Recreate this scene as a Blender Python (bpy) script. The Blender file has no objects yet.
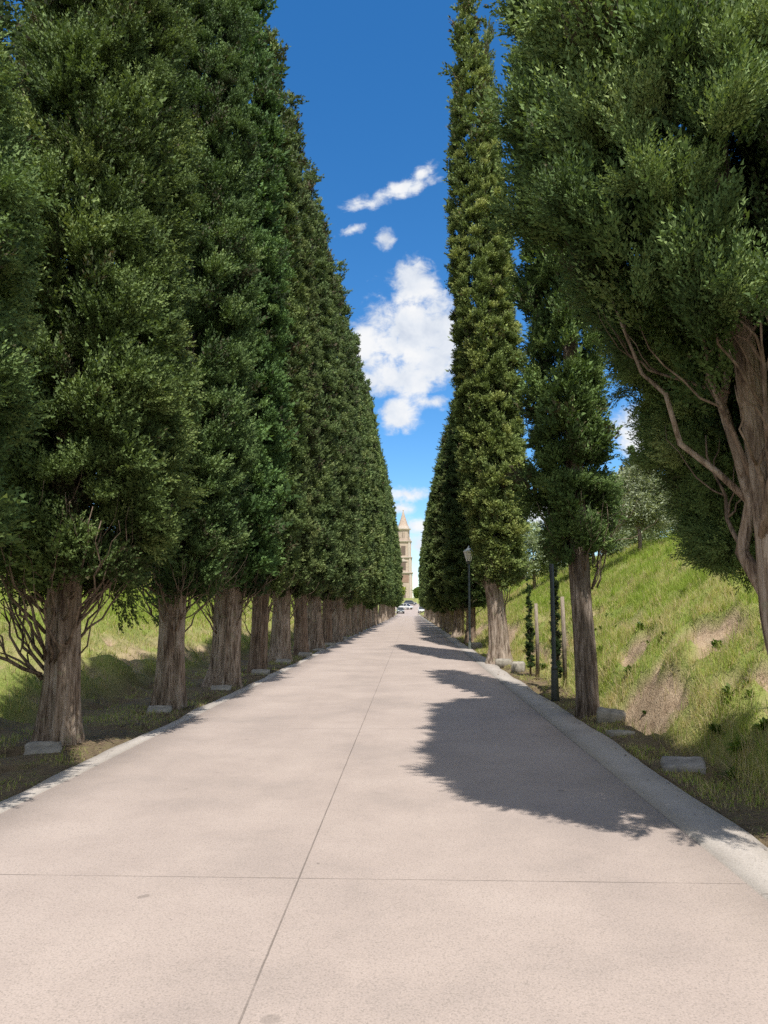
import bpy, math, random
import numpy as np

S = bpy.context.scene
np.seterr(over="ignore")
COL = S.collection
R = math.radians
rng = np.random.default_rng(7)
random.seed(7)

# ------------------------------------------------------------------ helpers
def link(o, parent=None):
    COL.objects.link(o)
    if parent is not None:
        o.parent = parent
    return o

def tag(o, label=None, cat=None, group=None, kind=None):
    if label: o['label'] = label
    if cat: o['category'] = cat
    if group: o['group'] = group
    if kind: o['kind'] = kind
    return o

def empty(name, loc, rz=0.0):
    o = bpy.data.objects.new(name, None)
    o.empty_display_size = 0.3
    o.location = loc
    o.rotation_euler = (0, 0, rz)
    return link(o)

def mesh_arrays(name, V, F, mat, attrs=None, smooth=False):
    """V (n,3), F (m,k) int array -> mesh"""
    V = np.ascontiguousarray(V, dtype=np.float32)
    F = np.ascontiguousarray(F, dtype=np.int32)
    me = bpy.data.meshes.new(name)
    me.vertices.add(len(V))
    me.vertices.foreach_set('co', V.ravel())
    k = F.shape[1]
    me.loops.add(F.size)
    me.loops.foreach_set('vertex_index', F.ravel())
    me.polygons.add(len(F))
    me.polygons.foreach_set('loop_start', np.arange(0, F.size, k, dtype=np.int32))
    if smooth:
        me.polygons.foreach_set('use_smooth', np.ones(len(F), dtype=bool))
    if attrs:
        for an, av in attrs.items():
            av = np.ascontiguousarray(av, dtype=np.float32)
            a = me.attributes.new(an, 'FLOAT' if av.ndim == 1 else 'FLOAT_VECTOR', 'POINT')
            a.data.foreach_set('value' if av.ndim == 1 else 'vector', av.ravel())
    me.update(calc_edges=True)
    if mat: me.materials.append(mat)
    return me

def mesh_obj(name, me, parent=None, loc=None):
    o = bpy.data.objects.new(name, me)
    if loc is not None: o.location = loc
    return link(o, parent)

class MB:
    """collects polygons for one mesh"""
    def __init__(s): s.v = []; s.f = []; s.sm = []
    def add(s, vs, fs, smooth=False):
        b = len(s.v)
        s.v += [tuple(map(float, p)) for p in vs]
        s.f += [tuple(b + i for i in f) for f in fs]
        s.sm += [smooth] * len(fs)
    def box(s, c, d, rz=0.0, top=(1, 1)):
        x, y, z = d[0] / 2, d[1] / 2, d[2] / 2
        ca, sa = math.cos(rz), math.sin(rz)
        vs = []
        for (i, j, k) in [(-1,-1,-1),(1,-1,-1),(1,1,-1),(-1,1,-1),(-1,-1,1),(1,-1,1),(1,1,1),(-1,1,1)]:
            px, py = i * x, j * y
            if k > 0: px *= top[0]; py *= top[1]
            vs.append((c[0] + px*ca - py*sa, c[1] + px*sa + py*ca, c[2] + k*z))
        s.add(vs, [(0,3,2,1),(4,5,6,7),(0,1,5,4),(1,2,6,5),(2,3,7,6),(3,0,4,7)])
    def tube(s, pts, rad, n=10, caps=True, smooth=True):
        P = [np.array(p, float) for p in pts]
        if not hasattr(rad, '__len__'): rad = [rad] * len(P)
        vs = []; up = np.array([0, 0, 1.0])
        ref = None
        for i, p in enumerate(P):
            t = P[min(i+1, len(P)-1)] - P[max(i-1, 0)]
            t /= max(np.linalg.norm(t), 1e-9)
            if ref is None:
                ref = np.array([1.0, 0, 0]) if abs(t[0]) < .9 else np.array([0, 1.0, 0])
            a = ref - t * np.dot(ref, t); a /= max(np.linalg.norm(a), 1e-9)
            ref = a
            b = np.cross(t, a)
            for k in range(n):
                an = 2*math.pi*k/n
                vs.append(p + (a*math.cos(an) + b*math.sin(an)) * rad[i])
        fs = []
        for i in range(len(P)-1):
            for k in range(n):
                fs.append((i*n+k, i*n+(k+1) % n, (i+1)*n+(k+1) % n, (i+1)*n+k))
        if caps:
            fs.append(tuple(range(n-1, -1, -1)))
            fs.append(tuple((len(P)-1)*n + k for k in range(n)))
        s.add(vs, fs, smooth)
    def prism(s, poly, y0, y1, axis='y'):
        """poly: list of (a,b); extruded along axis. axis y -> (a,y,b); axis x -> (x,a,b)"""
        n = len(poly)
        vs = []
        for t in (y0, y1):
            for (a, b) in poly:
                vs.append((a, t, b) if axis == 'y' else (t, a, b))
        fs = [tuple(range(n)), tuple(range(2*n-1, n-1, -1))]
        for k in range(n):
            fs.append((k, n+k, n+(k+1) % n, (k+1) % n))
        s.add(vs, fs)
    def build(s, name, mat, parent=None, bevel=0.0, loc=None):
        me = bpy.data.meshes.new(name)
        me.from_pydata(s.v, [], s.f)
        me.polygons.foreach_set('use_smooth', s.sm)
        me.validate()
        if mat: me.materials.append(mat)
        o = mesh_obj(name, me, parent, loc)
        if bevel > 0:
            m = o.modifiers.new('bevel', 'BEVEL'); m.width = bevel; m.segments = 2; m.limit_method = 'ANGLE'
        return o

# value noise, vectorised
def _h(ix, iy, iz, seed):
    n = (ix * 374761393 + iy * 668265263 + iz * 2147483647 + seed * 974711) & 0xffffffff
    n = ((n ^ (n >> 13)) * 1274126177) & 0xffffffff
    n = ((n ^ (n >> 16)) * 2246822519) & 0xffffffff
    return ((n ^ (n >> 15)) & 0xffffff) / float(0xffffff)
def vnoise(x, y, z=0.0, seed=0):
    x, y, z = np.broadcast_arrays(np.asarray(x, float), np.asarray(y, float), np.asarray(z, float))
    ix = np.floor(x).astype(np.int64); iy = np.floor(y).astype(np.int64); iz = np.floor(z).astype(np.int64)
    fx = x - ix; fy = y - iy; fz = z - iz
    fx = fx*fx*(3-2*fx); fy = fy*fy*(3-2*fy); fz = fz*fz*(3-2*fz)
    r = 0
    for a in (0, 1):
        for b in (0, 1):
            for c in (0, 1):
                w = (fx if a else 1-fx) * (fy if b else 1-fy) * (fz if c else 1-fz)
                r = r + w * _h(ix+a, iy+b, iz+c, seed)
    return r
def fbm(x, y, z=0.0, seed=0, oct=3):
    s = 0; a = .5; t = 0
    for i in range(oct):
        s = s + a * vnoise(np.asarray(x)*2**i, np.asarray(y)*2**i, np.asarray(z)*2**i, seed+i*17); t += a; a *= .5
    return s / t

# ------------------------------------------------------------------ materials
def nodes(name):
    m = bpy.data.materials.new(name); m.use_nodes = True
    nt = m.node_tree
    b = nt.nodes['Principled BSDF']
    return m, nt, b
def N(nt, t, **kw):
    n = nt.nodes.new(t)
    for k, v in kw.items():
        if k.startswith('i_'):
            n.inputs[k[2:].replace('_', ' ')].default_value = v
        else: setattr(n, k, v)
    return n
def ramp(nt, fac, stops):
    r = nt.nodes.new('ShaderNodeValToRGB')
    e = r.color_ramp.elements
    while len(e) < len(stops): e.new(.5)
    for el, (p, c) in zip(e, stops):
        el.position = p; el.color = (c[0], c[1], c[2], 1) if hasattr(c, '__len__') else (c, c, c, 1)
    nt.links.new(fac, r.inputs[0])
    return r.outputs[0]
def mixc(nt, fac, a, b, mode='MIX'):
    n = nt.nodes.new('ShaderNodeMix'); n.data_type = 'RGBA'; n.blend_type = mode
    for s, v in ((n.inputs[0], fac), (n.inputs[6], a), (n.inputs[7], b)):
        if hasattr(v, 'is_linked'): nt.links.new(v, s)
        elif hasattr(v, '__len__'): s.default_value = (v[0], v[1], v[2], 1)
        else: s.default_value = v
    return n.outputs[2]
def math_(nt, op, a, b=None, c=None, clamp=False):
    n = nt.nodes.new('ShaderNodeMath'); n.operation = op; n.use_clamp = clamp
    for i, v in enumerate((a, b, c)):
        if v is None: continue
        if hasattr(v, 'is_linked'): nt.links.new(v, n.inputs[i])
        else: n.inputs[i].default_value = v
    return n.outputs[0]
def noise(nt, vec, scale, detail=4, rough=.55, dist=0.0):
    n = nt.nodes.new('ShaderNodeTexNoise')
    n.inputs['Scale'].default_value = scale; n.inputs['Detail'].default_value = detail
    n.inputs['Roughness'].default_value = rough; n.inputs['Distortion'].default_value = dist
    if vec is not None: nt.links.new(vec, n.inputs['Vector'])
    return n.outputs[0]
def mapping(nt, vec, scale=(1, 1, 1), loc=(0, 0, 0)):
    m = nt.nodes.new('ShaderNodeMapping')
    m.inputs['Scale'].default_value = scale; m.inputs['Location'].default_value = loc
    nt.links.new(vec, m.inputs['Vector'])
    return m.outputs[0]
def objco(nt): return nt.nodes.new('ShaderNodeTexCoord').outputs['Object']
def bump(nt, b, h, strength=.5, dist=.02):
    n = nt.nodes.new('ShaderNodeBump'); n.inputs['Strength'].default_value = strength; n.inputs['Distance'].default_value = dist
    nt.links.new(h, n.inputs['Height']); nt.links.new(n.outputs[0], b.inputs['Normal'])
def attr(nt, name):
    a = nt.nodes.new('ShaderNodeAttribute'); a.attribute_name = name
    return a.outputs['Fac']

def leaf_material(name, stops, transl=.25, rough=.55, spec=.25, swell=0.0):
    m, nt, b = nodes(name)
    t = attr(nt, 'tint')
    oi = nt.nodes.new('ShaderNodeObjectInfo')
    c = ramp(nt, t, stops)
    c = mixc(nt, 1.0, c, oi.outputs['Color'], 'MULTIPLY')
    nt.links.new(c, b.inputs['Base Color'])
    b.inputs['Roughness'].default_value = rough
    b.inputs['Specular IOR Level'].default_value = spec
    if swell:
        a = nt.nodes.new('ShaderNodeAttribute'); a.attribute_name = 'swell'
        vt = nt.nodes.new('ShaderNodeVectorTransform'); vt.vector_type = 'NORMAL'; vt.convert_from = 'OBJECT'; vt.convert_to = 'WORLD'
        nt.links.new(a.outputs['Vector'], vt.inputs[0])
        ge = nt.nodes.new('ShaderNodeNewGeometry')
        mn = nt.nodes.new('ShaderNodeMix'); mn.data_type = 'VECTOR'; mn.inputs[0].default_value = swell
        nt.links.new(ge.outputs['Normal'], mn.inputs[4]); nt.links.new(vt.outputs[0], mn.inputs[5])
        nm = nt.nodes.new('ShaderNodeVectorMath'); nm.operation = 'NORMALIZE'
        nt.links.new(mn.outputs[1], nm.inputs[0]); nt.links.new(nm.outputs[0], b.inputs['Normal'])
    tr = nt.nodes.new('ShaderNodeBsdfTranslucent')
    c2 = mixc(nt, 1.0, c, (1.3, 1.35, .6), 'MULTIPLY')
    nt.links.new(c2, tr.inputs[0])
    mx = nt.nodes.new('ShaderNodeMixShader'); mx.inputs[0].default_value = transl
    nt.links.new(b.outputs[0], mx.inputs[1]); nt.links.new(tr.outputs[0], mx.inputs[2])
    nt.links.new(mx.outputs[0], nt.nodes['Material Output'].inputs[0])
    return m

M = {}
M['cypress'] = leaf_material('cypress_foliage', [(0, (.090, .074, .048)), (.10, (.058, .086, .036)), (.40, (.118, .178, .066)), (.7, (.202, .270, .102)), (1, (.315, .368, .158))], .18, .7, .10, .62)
M['olive'] = leaf_material('olive_foliage', [(0, (.18, .21, .13)), (.5, (.34, .38, .25)), (1, (.50, .54, .41))], .25)
M['broadleaf'] = leaf_material('broadleaf_foliage', [(0, (.05, .06, .025)), (.5, (.11, .12, .05)), (1, (.2, .19, .09))], .25)
M['shrub'] = leaf_material('shrub_foliage', [(0, (.07, .10, .02)), (.5, (.15, .19, .04)), (1, (.26, .28, .07))], .25)
M['grass'] = leaf_material('grass_blade', [(0, (.17, .25, .040)), (.30, (.32, .42, .075)), (.55, (.42, .43, .14)), (.78, (.50, .41, .22)), (1, (.58, .48, .31))], .38, .6, .2)

def bark_material(name, dark, mid, light, lichen=.0):
    m, nt, b = nodes(name)
    co = objco(nt)
    st = noise(nt, mapping(nt, co, (1, 1, .10)), 26, 6, .65, .6)
    st2 = noise(nt, mapping(nt, co, (1, 1, .25)), 9, 4, .6, .5)
    blot = noise(nt, co, 2.2, 4, .6)
    f = math_(nt, 'ADD', math_(nt, 'MULTIPLY', st, .6), math_(nt, 'MULTIPLY', st2, .4))
    c = ramp(nt, f, [(.38, dark), (.47, mid), (.60, light)])
    c = mixc(nt, math_(nt, 'MULTIPLY', math_(nt, 'SUBTRACT', blot, .35, clamp=True), 1.6, clamp=True), c, mixc(nt, 1.0, c, (1.35, 1.3, 1.28), 'MULTIPLY'))
    if lichen:
        ln = noise(nt, co, 7, 5, .6)
        c = mixc(nt, math_(nt, 'MULTIPLY', math_(nt, 'GREATER_THAN', ln, .64), lichen), c, (.26, .27, .16))
    nt.links.new(c, b.inputs['Base Color'])
    b.inputs['Roughness'].default_value = .92
    b.inputs['Specular IOR Level'].default_value = .1
    bump(nt, b, f, 1.0, .06)
    return m
M['bark'] = bark_material('cypress_bark', (.070, .050, .038), (.215, .165, .125), (.40, .335, .275), .35)
M['bark_red'] = bark_material('reddish_cypress_bark', (.06, .042, .032), (.16, .115, .085), (.28, .215, .165))
M['bark_dark'] = bark_material('dark_cypress_bark', (.045, .034, .027), (.125, .097, .076), (.27, .225, .19))
M['twig'] = bark_material('bare_branch_bark', (.07, .05, .038), (.16, .12, .09), (.27, .21, .165))
M['stake'] = bark_material('weathered_stake_wood', (.09, .07, .055), (.20, .165, .13), (.32, .27, .22))

# road concrete
def concrete(name, base, dark, light, joints):
    m, nt, b = nodes(name)
    co = objco(nt)
    big = noise(nt, co, .7, 8, .68)
    med = noise(nt, co, 2.6, 8, .72, .6)
    fine = noise(nt, co, 95, 3, .7)
    c = ramp(nt, big, [(.36, dark), (.5, base), (.62, light)])
    c = mixc(nt, math_(nt, 'MULTIPLY', math_(nt, 'SUBTRACT', med, .5, clamp=True), 1.4), c, mixc(nt, 1.0, c, (.78, .77, .77), 'MULTIPLY'))
    # exposed aggregate speckle
    c = mixc(nt, .30, c, ramp(nt, fine, [(.34, [v*.55 for v in base]), (.5, base), (.68, [min(1, v*1.45) for v in base])]))
    vor = N(nt, 'ShaderNodeTexVoronoi'); vor.inputs['Scale'].default_value = 160
    nt.links.new(co, vor.inputs['Vector'])
    sp = nt.nodes.new('ShaderNodeSeparateColor'); nt.links.new(vor.outputs['Color'], sp.inputs[0])
    c = mixc(nt, math_(nt, 'MULTIPLY', math_(nt, 'GREATER_THAN', sp.outputs[0], .86), .35), c, (.16, .14, .12))
    # tyre-polished lanes, a touch greyer, running along the road
    sx = nt.nodes.new('ShaderNodeSeparateXYZ'); nt.links.new(co, sx.inputs[0])
    lane = noise(nt, mapping(nt, co, (1.0, .03, 1)), 1.3, 3, .5)
    c = mixc(nt, math_(nt, 'MULTIPLY', math_(nt, 'SUBTRACT', lane, .48, clamp=True), 1.1, clamp=True), c, mixc(nt, 1.0, c, (.80, .79, .80), 'MULTIPLY'))
    # old drips and stains
    v2 = N(nt, 'ShaderNodeTexVoronoi', voronoi_dimensions='2D'); v2.inputs['Scale'].default_value = 1.7
    wob = noise(nt, co, 9, 4, .6)
    cv = nt.nodes.new('ShaderNodeVectorMath'); cv.operation = 'ADD'
    wv = nt.nodes.new('ShaderNodeCombineXYZ'); 
    w2 = math_(nt, 'MULTIPLY', math_(nt, 'SUBTRACT', wob, .5), .12)
    nt.links.new(w2, wv.inputs[0]); nt.links.new(w2, wv.inputs[1])
    nt.links.new(co, cv.inputs[0]); nt.links.new(wv.outputs[0], cv.inputs[1])
    nt.links.new(cv.outputs[0], v2.inputs['Vector'])
    s2 = nt.nodes.new('ShaderNodeSeparateColor'); nt.links.new(v2.outputs['Color'], s2.inputs[0])
    rad = math_(nt, 'MULTIPLY', math_(nt, 'POWER', s2.outputs[1], 5.0), .075)
    spot = math_(nt, 'MULTIPLY', math_(nt, 'SMOOTH_MIN', math_(nt, 'MULTIPLY', math_(nt, 'SUBTRACT', rad, v2.outputs['Distance']), 60.0, clamp=True), 1.0, .1), math_(nt, 'MULTIPLY', s2.outputs[2], .55))
    c = mixc(nt, spot, c, (.10, .085, .075))
    # saw-cut joints: dark grooves
    gro = None
    for (ax, pos, w, wobble) in joints:
        wn = math_(nt, 'MULTIPLY', math_(nt, 'SUBTRACT', noise(nt, co, 1.7 if wobble < .02 else 6, 5, .6), .5), wobble)
        src = sx.outputs[0 if ax == 'x' else 1]
        if ax == 'yrep':
            src = math_(nt, 'SUBTRACT', math_(nt, 'PINGPONG', math_(nt, 'SUBTRACT', sx.outputs[1], pos), 2.6), 0)
            d = math_(nt, 'ABSOLUTE', math_(nt, 'ADD', src, wn))
        else:
            d = math_(nt, 'ABSOLUTE', math_(nt, 'ADD', math_(nt, 'SUBTRACT', src, pos), wn))
        g = math_(nt, 'SUBTRACT', 1.0, math_(nt, 'DIVIDE', d, w), clamp=True)
        g = math_(nt, 'MULTIPLY', g, 1.6, clamp=True)
        g = math_(nt, 'MULTIPLY', g, ramp(nt, noise(nt, co, 2.3, 4, .7), [(.3, .45), (.55, 1.0)]))
        gro = g if gro is None else math_(nt, 'MAXIMUM', gro, g)
    h = math_(nt, 'MULTIPLY', fine, .5)
    if gro is not None:
        c = mixc(nt, math_(nt, 'MULTIPLY', gro, .62), c, (.085, .07, .06))
        h = math_(nt, 'SUBTRACT', h, math_(nt, 'MULTIPLY', gro, 2.0))
    nt.links.new(c, b.inputs['Base Color'])
    b.inputs['Roughness'].default_value = .88
    b.inputs['Specular IOR Level'].default_value = .25
    bump(nt, b, h, .55, .004)
    return m
M['road'] = concrete('road_concrete', (.362, .298, .262), (.300, .250, .222), (.402, .334, .294),
                     [('x', -.63, .0055, .007), ('yrep', 4.36, .0048, .012)])
M['gutter'] = concrete('gutter_concrete', (.375, .335, .298), (.30, .268, .240), (.43, .388, .348), [('yrep', 4.2, .006, .03)])

def simple(name, col, rough=.6, metal=0.0, var=.15, scale=8, spec=.4, bmp=0.0):
    m, nt, b = nodes(name)
    co = objco(nt)
    n = noise(nt, co, scale, 5, .6)
    c = ramp(nt, n, [(.3, [v*(1-var) for v in col]), (.7, [min(1, v*(1+var)) for v in col])])
    nt.links.new(c, b.inputs['Base Color'])
    b.inputs['Roughness'].default_value = rough; b.inputs['Metallic'].default_value = metal
    b.inputs['Specular IOR Level'].default_value = spec
    if bmp: bump(nt, b, n, bmp, .02)
    return m
M['stone'] = simple('pale_travertine', (.27, .245, .205), .9, 0, .35, 9, .2, .6)
M['stone_grey'] = simple('grey_fieldstone', (.24, .22, .20), .9, 0, .4, 7, .2, .8)
M['pole'] = simple('dark_painted_iron', (.05, .055, .05), .5, .3, .3, 12)
M['pole_green'] = simple('grey_green_painted_iron', (.11, .125, .11), .5, .2, .25, 12)
M['lamp_glass'] = simple('frosted_lamp_glass', (.78, .78, .74), .25, 0, .08, 5, .5)
M['tower'] = simple('golden_travertine', (.46, .37, .30), .9, 0, .18, .9, .2, .2)
M['tower_dark'] = simple('brown_stone_panel', (.30, .20, .155), .9, 0, .2, 1.1, .2)
M['tower_pale'] = simple('pale_cornice_stone', (.50, .43, .37), .9, 0, .15, 1.2, .2)
M['opening'] = simple('shadowed_opening', (.16, .12, .10), .95, 0, .2, 2, .1)
M['spire'] = simple('spire_stone', (.42, .33, .27), .9, 0, .2, 1.0, .2)
M['tyre'] = simple('tyre_rubber', (.02, .02, .02), .8)
M['rim'] = simple('wheel_alloy', (.45, .45, .46), .35, .8, .1)
M['glass'] = simple('car_window_glass', (.025, .03, .035), .08, 0, .1, 4, .6)
M['headlight'] = simple('headlight_lens', (.7, .72, .74), .15, 0, .05, 4, .6)
M['plate'] = simple('number_plate', (.7, .7, .68), .5)
M['plastic'] = simple('black_bumper_plastic', (.03, .03, .03), .6)

# ------------------------------------------------------------------ terrain
def smooth(a, b, x):
    t = np.clip((np.asarray(x, float) - a) / (b - a), 0, 1); return t*t*(3-2*t)
def along(y):
    return 3.0 * smooth(165, 255, y) + 5.0 * smooth(240, 470, y)
PRX = [2.3, 2.75, 3.0, 3.35, 3.9, 4.8, 6.0, 7.7, 9.7, 12, 16, 25, 60, 400]
PRH = [-.02, .02, .12, .55, 1.04, 1.62, 2.28, 3.2, 4.0, 4.35, 4.3, 4.4, 6, 10]
PLX = [3.2, 4.7, 5.15, 5.4, 5.9, 6.9, 9.3, 13.2, 18, 30, 60, 400]
PLH = [-.02, .03, .08, .36, .62, 1.0, 2.1, 3.5, 4.6, 5.6, 6.5, 9]
SCARS = [(3.05, 9.7, .34, 1.3), (3.95, 10.1, .34, 1.0), (3.55, 11.9, .30, .8), (4.75, 9.0, .30, .45), (4.2, 14.6, .38, 1.8), (3.5, 17.2, .4, 1.5), (3.25, 21, .4, 2.2), (3.6, 27, .5, 3.2), (3.5, 36, .5, 4), (3.15, 6.4, .16, .35), (3.6, 7.6, .14, .30)]
def soil_mask(x, y):
    """bare crumbling earth: a band low on the right bank, a thinner one on the left"""
    n = fbm(x*.9 + 3, y*.55, 0, 5, 3)
    e = fbm(x*2.6, y*2.0, 0, 15, 3) - .5
    m = 0*x
    for (cx, cy, rx, ry) in SCARS:
        m = np.maximum(m, 1.15 - np.sqrt(((x-cx)/rx)**2 + ((y-cy)/ry)**2))
    r = smooth(.10, .42, m + 1.5*e); r2 = 0*x
    l = np.exp(-((x + 5.75)/.75)**2) * smooth(.42, .62, n) * .9
    return np.clip(np.maximum(np.maximum(r, r2), l), 0, 1)
def ground(x, y):
    x = np.asarray(x, float); y = np.asarray(y, float)
    b = (1 - .85*smooth(150, 235, y))
    ax = np.abs(x)
    hr = np.interp(x, PRX, PRH); hl = np.interp(-x, PLX, PLH)
    wob = (fbm(x*.25, y*.22, 0, 3, 2) - .5)
    xr = x + wob*.7*smooth(2.6, 3.6, x); xl = -x + wob*.5*smooth(4.3, 5.2, -x)
    hr = np.interp(xr, PRX, PRH); hl = np.interp(xl, PLX, PLH)
    h = np.where(x > 0, hr, hl) * b
    rough = smooth(2.6, 3.6, x) + smooth(4.2, 5.4, -x)
    h = h + rough * (fbm(x*1.1, y*1.1, 0, 21, 3) - .5) * .46
    h = h + rough * (fbm(x*4.5, y*4.5, 0, 23, 2) - .5) * .17
    h = h - .20 * soil_mask(x, y) * (1 + .6*(fbm(x*5, y*5, 0, 29, 2) - .5))
    h = h + smooth(30, 120, ax) * (fbm(x*.012, y*.012, 0, 31, 3) - .5) * 14
    inner = (x > -3.15) & (x < 2.25)
    h = np.where(inner, -.25, h)
    return h + along(y)

def axis(segs):
    out = []
    for a, b, d in segs:
        n = max(1, int(round((b - a) / d))); out += list(a + (b - a) * np.arange(n) / n)
    out.append(segs[-1][1]); return np.array(out)
xs = axis([(-420, -120, 30), (-120, -40, 8), (-40, -16, 2), (-16, -9, .5), (-9, -4.2, .12), (-4.2, -3.13, .15), (-3.13, 2.22, 1.07), (2.22, 2.6, .09), (2.6, 7, .085), (7, 12, .25), (12, 24, 1), (24, 60, 4), (60, 160, 12), (160, 420, 30)])
ys = axis([(-60, -8, 6), (-8, 3, .6), (3, 18, .1), (18, 34, .22), (34, 70, .6), (70, 180, 2.5), (180, 480, 8), (480, 900, 40)])
X, Y = np.meshgrid(xs, ys)
Z = ground(X, Y)
nv = len(xs)
i, j = np.meshgrid(np.arange(len(xs)-1), np.arange(len(ys)-1))
q = (j*nv + i).ravel()
F = np.stack([q, q+1, q+1+nv, q+nv], 1)

def ground_material():
    m, nt, b = nodes('grassy_ground')
    co = objco(nt)
    soil = attr(nt, 'soil'); verge = attr(nt, 'verge')
    n1 = noise(nt, co, .5, 5, .6); n2 = noise(nt, co, 5.5, 6, .7); n3 = noise(nt, co, 40, 3, .7)
    g = ramp(nt, math_(nt, 'ADD', math_(nt, 'MULTIPLY', n1, .55), math_(nt, 'MULTIPLY', n2, .45)),
             [(.34, (.17, .23, .05)), (.48, (.26, .32, .08)), (.6, (.36, .36, .13)), (.74, (.44, .38, .20))])
    g = mixc(nt, math_(nt, 'MULTIPLY', n3, .6), g, mixc(nt, 1.0, g, (.5, .5, .45), 'MULTIPLY'))
    e = ramp(nt, math_(nt, 'ADD', math_(nt, 'MULTIPLY', n2, .5), math_(nt, 'MULTIPLY', n3, .5)),
             [(.34, (.19, .13, .085)), (.5, (.38, .28, .19)), (.68, (.52, .41, .29))])
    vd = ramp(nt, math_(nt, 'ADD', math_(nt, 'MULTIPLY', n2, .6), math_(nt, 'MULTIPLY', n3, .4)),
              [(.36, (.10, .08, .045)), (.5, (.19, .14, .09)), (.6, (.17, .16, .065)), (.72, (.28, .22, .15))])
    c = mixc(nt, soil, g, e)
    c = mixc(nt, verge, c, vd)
    nt.links.new(c, b.inputs['Base Color'])
    b.inputs['Roughness'].default_value = .95; b.inputs['Specular IOR Level'].default_value = .1
    bump(nt, b, math_(nt, 'ADD', n3, math_(nt, 'MULTIPLY', n2, 1.5)), .8, .05)
    return m
M['ground'] = ground_material()
sv = soil_mask(X, Y).ravel()
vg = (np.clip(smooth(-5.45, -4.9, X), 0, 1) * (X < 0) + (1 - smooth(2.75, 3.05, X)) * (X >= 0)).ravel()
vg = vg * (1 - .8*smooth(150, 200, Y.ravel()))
V = np.stack([X.ravel(), Y.ravel(), Z.ravel()], 1)
g = mesh_obj('ground', mesh_arrays('ground', V, F, M['ground'], {'soil': sv, 'verge': vg}, True))
g['kind'] = 'structure'

# road slab, gutters
def strip(name, x0f, x1f, ysq, z, mat, nx=2, drop=.22):
    P = []; Fq = []
    for k, y in enumerate(ysq):
        a = float(along(y))
        xx = np.linspace(x0f(y), x1f(y), nx)
        P.append((xx[0], y, a + z - drop))
        for x in xx: P.append((x, y, a + z))
        P.append((xx[-1], y, a + z - drop))
    w = nx + 2
    for k in range(len(ysq)-1):
        for c in range(w-1):
            Fq.append((k*w+c, k*w+c+1, (k+1)*w+c+1, (k+1)*w+c))
    # end cap near
    return mesh_obj(name, mesh_arrays(name, np.array(P), np.array(Fq), mat))
yr = axis([(-40, 2, 1), (2, 30, .25), (30, 170, 2), (170, 262, 4)])
wl = lambda y: -3.02 + .02*(float(fbm(y*1.6, 2.0, 0, 45, 3)) - .5)
wr = lambda y: 1.85 + .025*(float(fbm(y*2.2, 1.0, 0, 41, 3)) - .5)
edge_r = lambda y: 2.27 + .12*(float(fbm(y*.9, 5.0, 0, 43, 3)) - .5)
edge_l = lambda y: -3.2 + .14*(float(fbm(y*.8, 8.0, 0, 47, 3)) - .5)
flare = lambda y: 7.0*float(smooth(178, 215, y))
o = strip('road', lambda y: -3.03 - flare(y), lambda y: 1.838 + flare(y), yr, 0.0, M['road'], 9); o['kind'] = 'structure'
yg = yr[yr < 176]
o = strip('gutter', wr, edge_r, yg, 0.006, M['gutter'], 3); o['kind'] = 'structure'
o = strip('road_edging', edge_l, wl, yg, 0.004, M['gutter'], 3); o['kind'] = 'structure'

# ------------------------------------------------------------------ grass
def blades(name, x, y, hgt, wid, tint, lean=.45, seed=1):
    r = np.random.default_rng(seed)
    n = len(x); z = ground(x, y) - .01
    a = r.uniform(0, 2*np.pi, n); la = r.uniform(0, 2*np.pi, n)
    ln = np.minimum(np.abs(r.normal(0, lean, n)), .95)
    d = np.stack([np.cos(la)*np.sin(ln), np.sin(la)*np.sin(ln), np.cos(ln)], 1)
    d2 = np.stack([np.cos(la)*np.sin(ln*1.9), np.sin(la)*np.sin(ln*1.9), np.cos(np.minimum(ln*1.9, 1.9))], 1)
    s = np.stack([np.cos(a), np.sin(a), 0*a], 1) * (wid/2)[:, None]
    b = np.stack([x, y, z], 1)
    m = b + d * (hgt*.55)[:, None]
    t = m + d2 * (hgt*.45)[:, None]
    V = np.stack([b - s, b + s, m + s*.75, t, m - s*.75], 1).reshape(-1, 3)
    F = ((np.arange(n)*5)[:, None, None] + np.array([[[0, 1, 2], [0, 2, 4], [4, 2, 3]]])).reshape(-1, 3)
    o = mesh_obj(name, mesh_arrays(name, V, F, M['grass'], {'tint': np.repeat(tint, 5)}))
    o.color = (1, 1, 1, 1)
    return o
def scatter(n, x0, x1, y0, y1, seed, power=1.6):
    r = np.random.default_rng(seed)
    x = r.uniform(x0, x1, n)
    # denser nearer the viewer's part of the avenue
    u = r.uniform(0, 1, n)
    y = y0 * (y1/y0) ** (u ** (1/power * 1.3))
    return x, y, r
# right bank
x, y, r = scatter(620000, 2.75, 12.5, 4.6, 70, 101)
lush = fbm(x*.5, y*.35, 0, 61, 3)
up = smooth(3.2, 6.0, x)
sm = soil_mask(x, y)
keep = (r.uniform(0, 1, len(x)) > sm*1.25) & (r.uniform(0, 1, len(x)) < .25 + .55*smooth(2.7, 3.3, x) + .4*up)
clump = fbm(x*2.4, y*2.4, 0, 67, 2)
keep &= clump + r.uniform(-.25, .25, len(x)) > .36
x, y, lush, up, clump = x[keep], y[keep], lush[keep], up[keep], clump[keep]
r = np.random.default_rng(5)
sc = np.clip(y/14, .8, 3)
hgt = (.07 + .15*lush + .14*np.clip(clump-.45, 0, 1)*2) * r.uniform(.5, 1.4, len(x)) * (.75 + .25*sc)
dry = np.clip(1.05 - .62*up - 1.0*(lush-.45) + 1.5*(fbm(x*.8, y*.7, 0, 63, 2)-.5), 0, 1)
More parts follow.
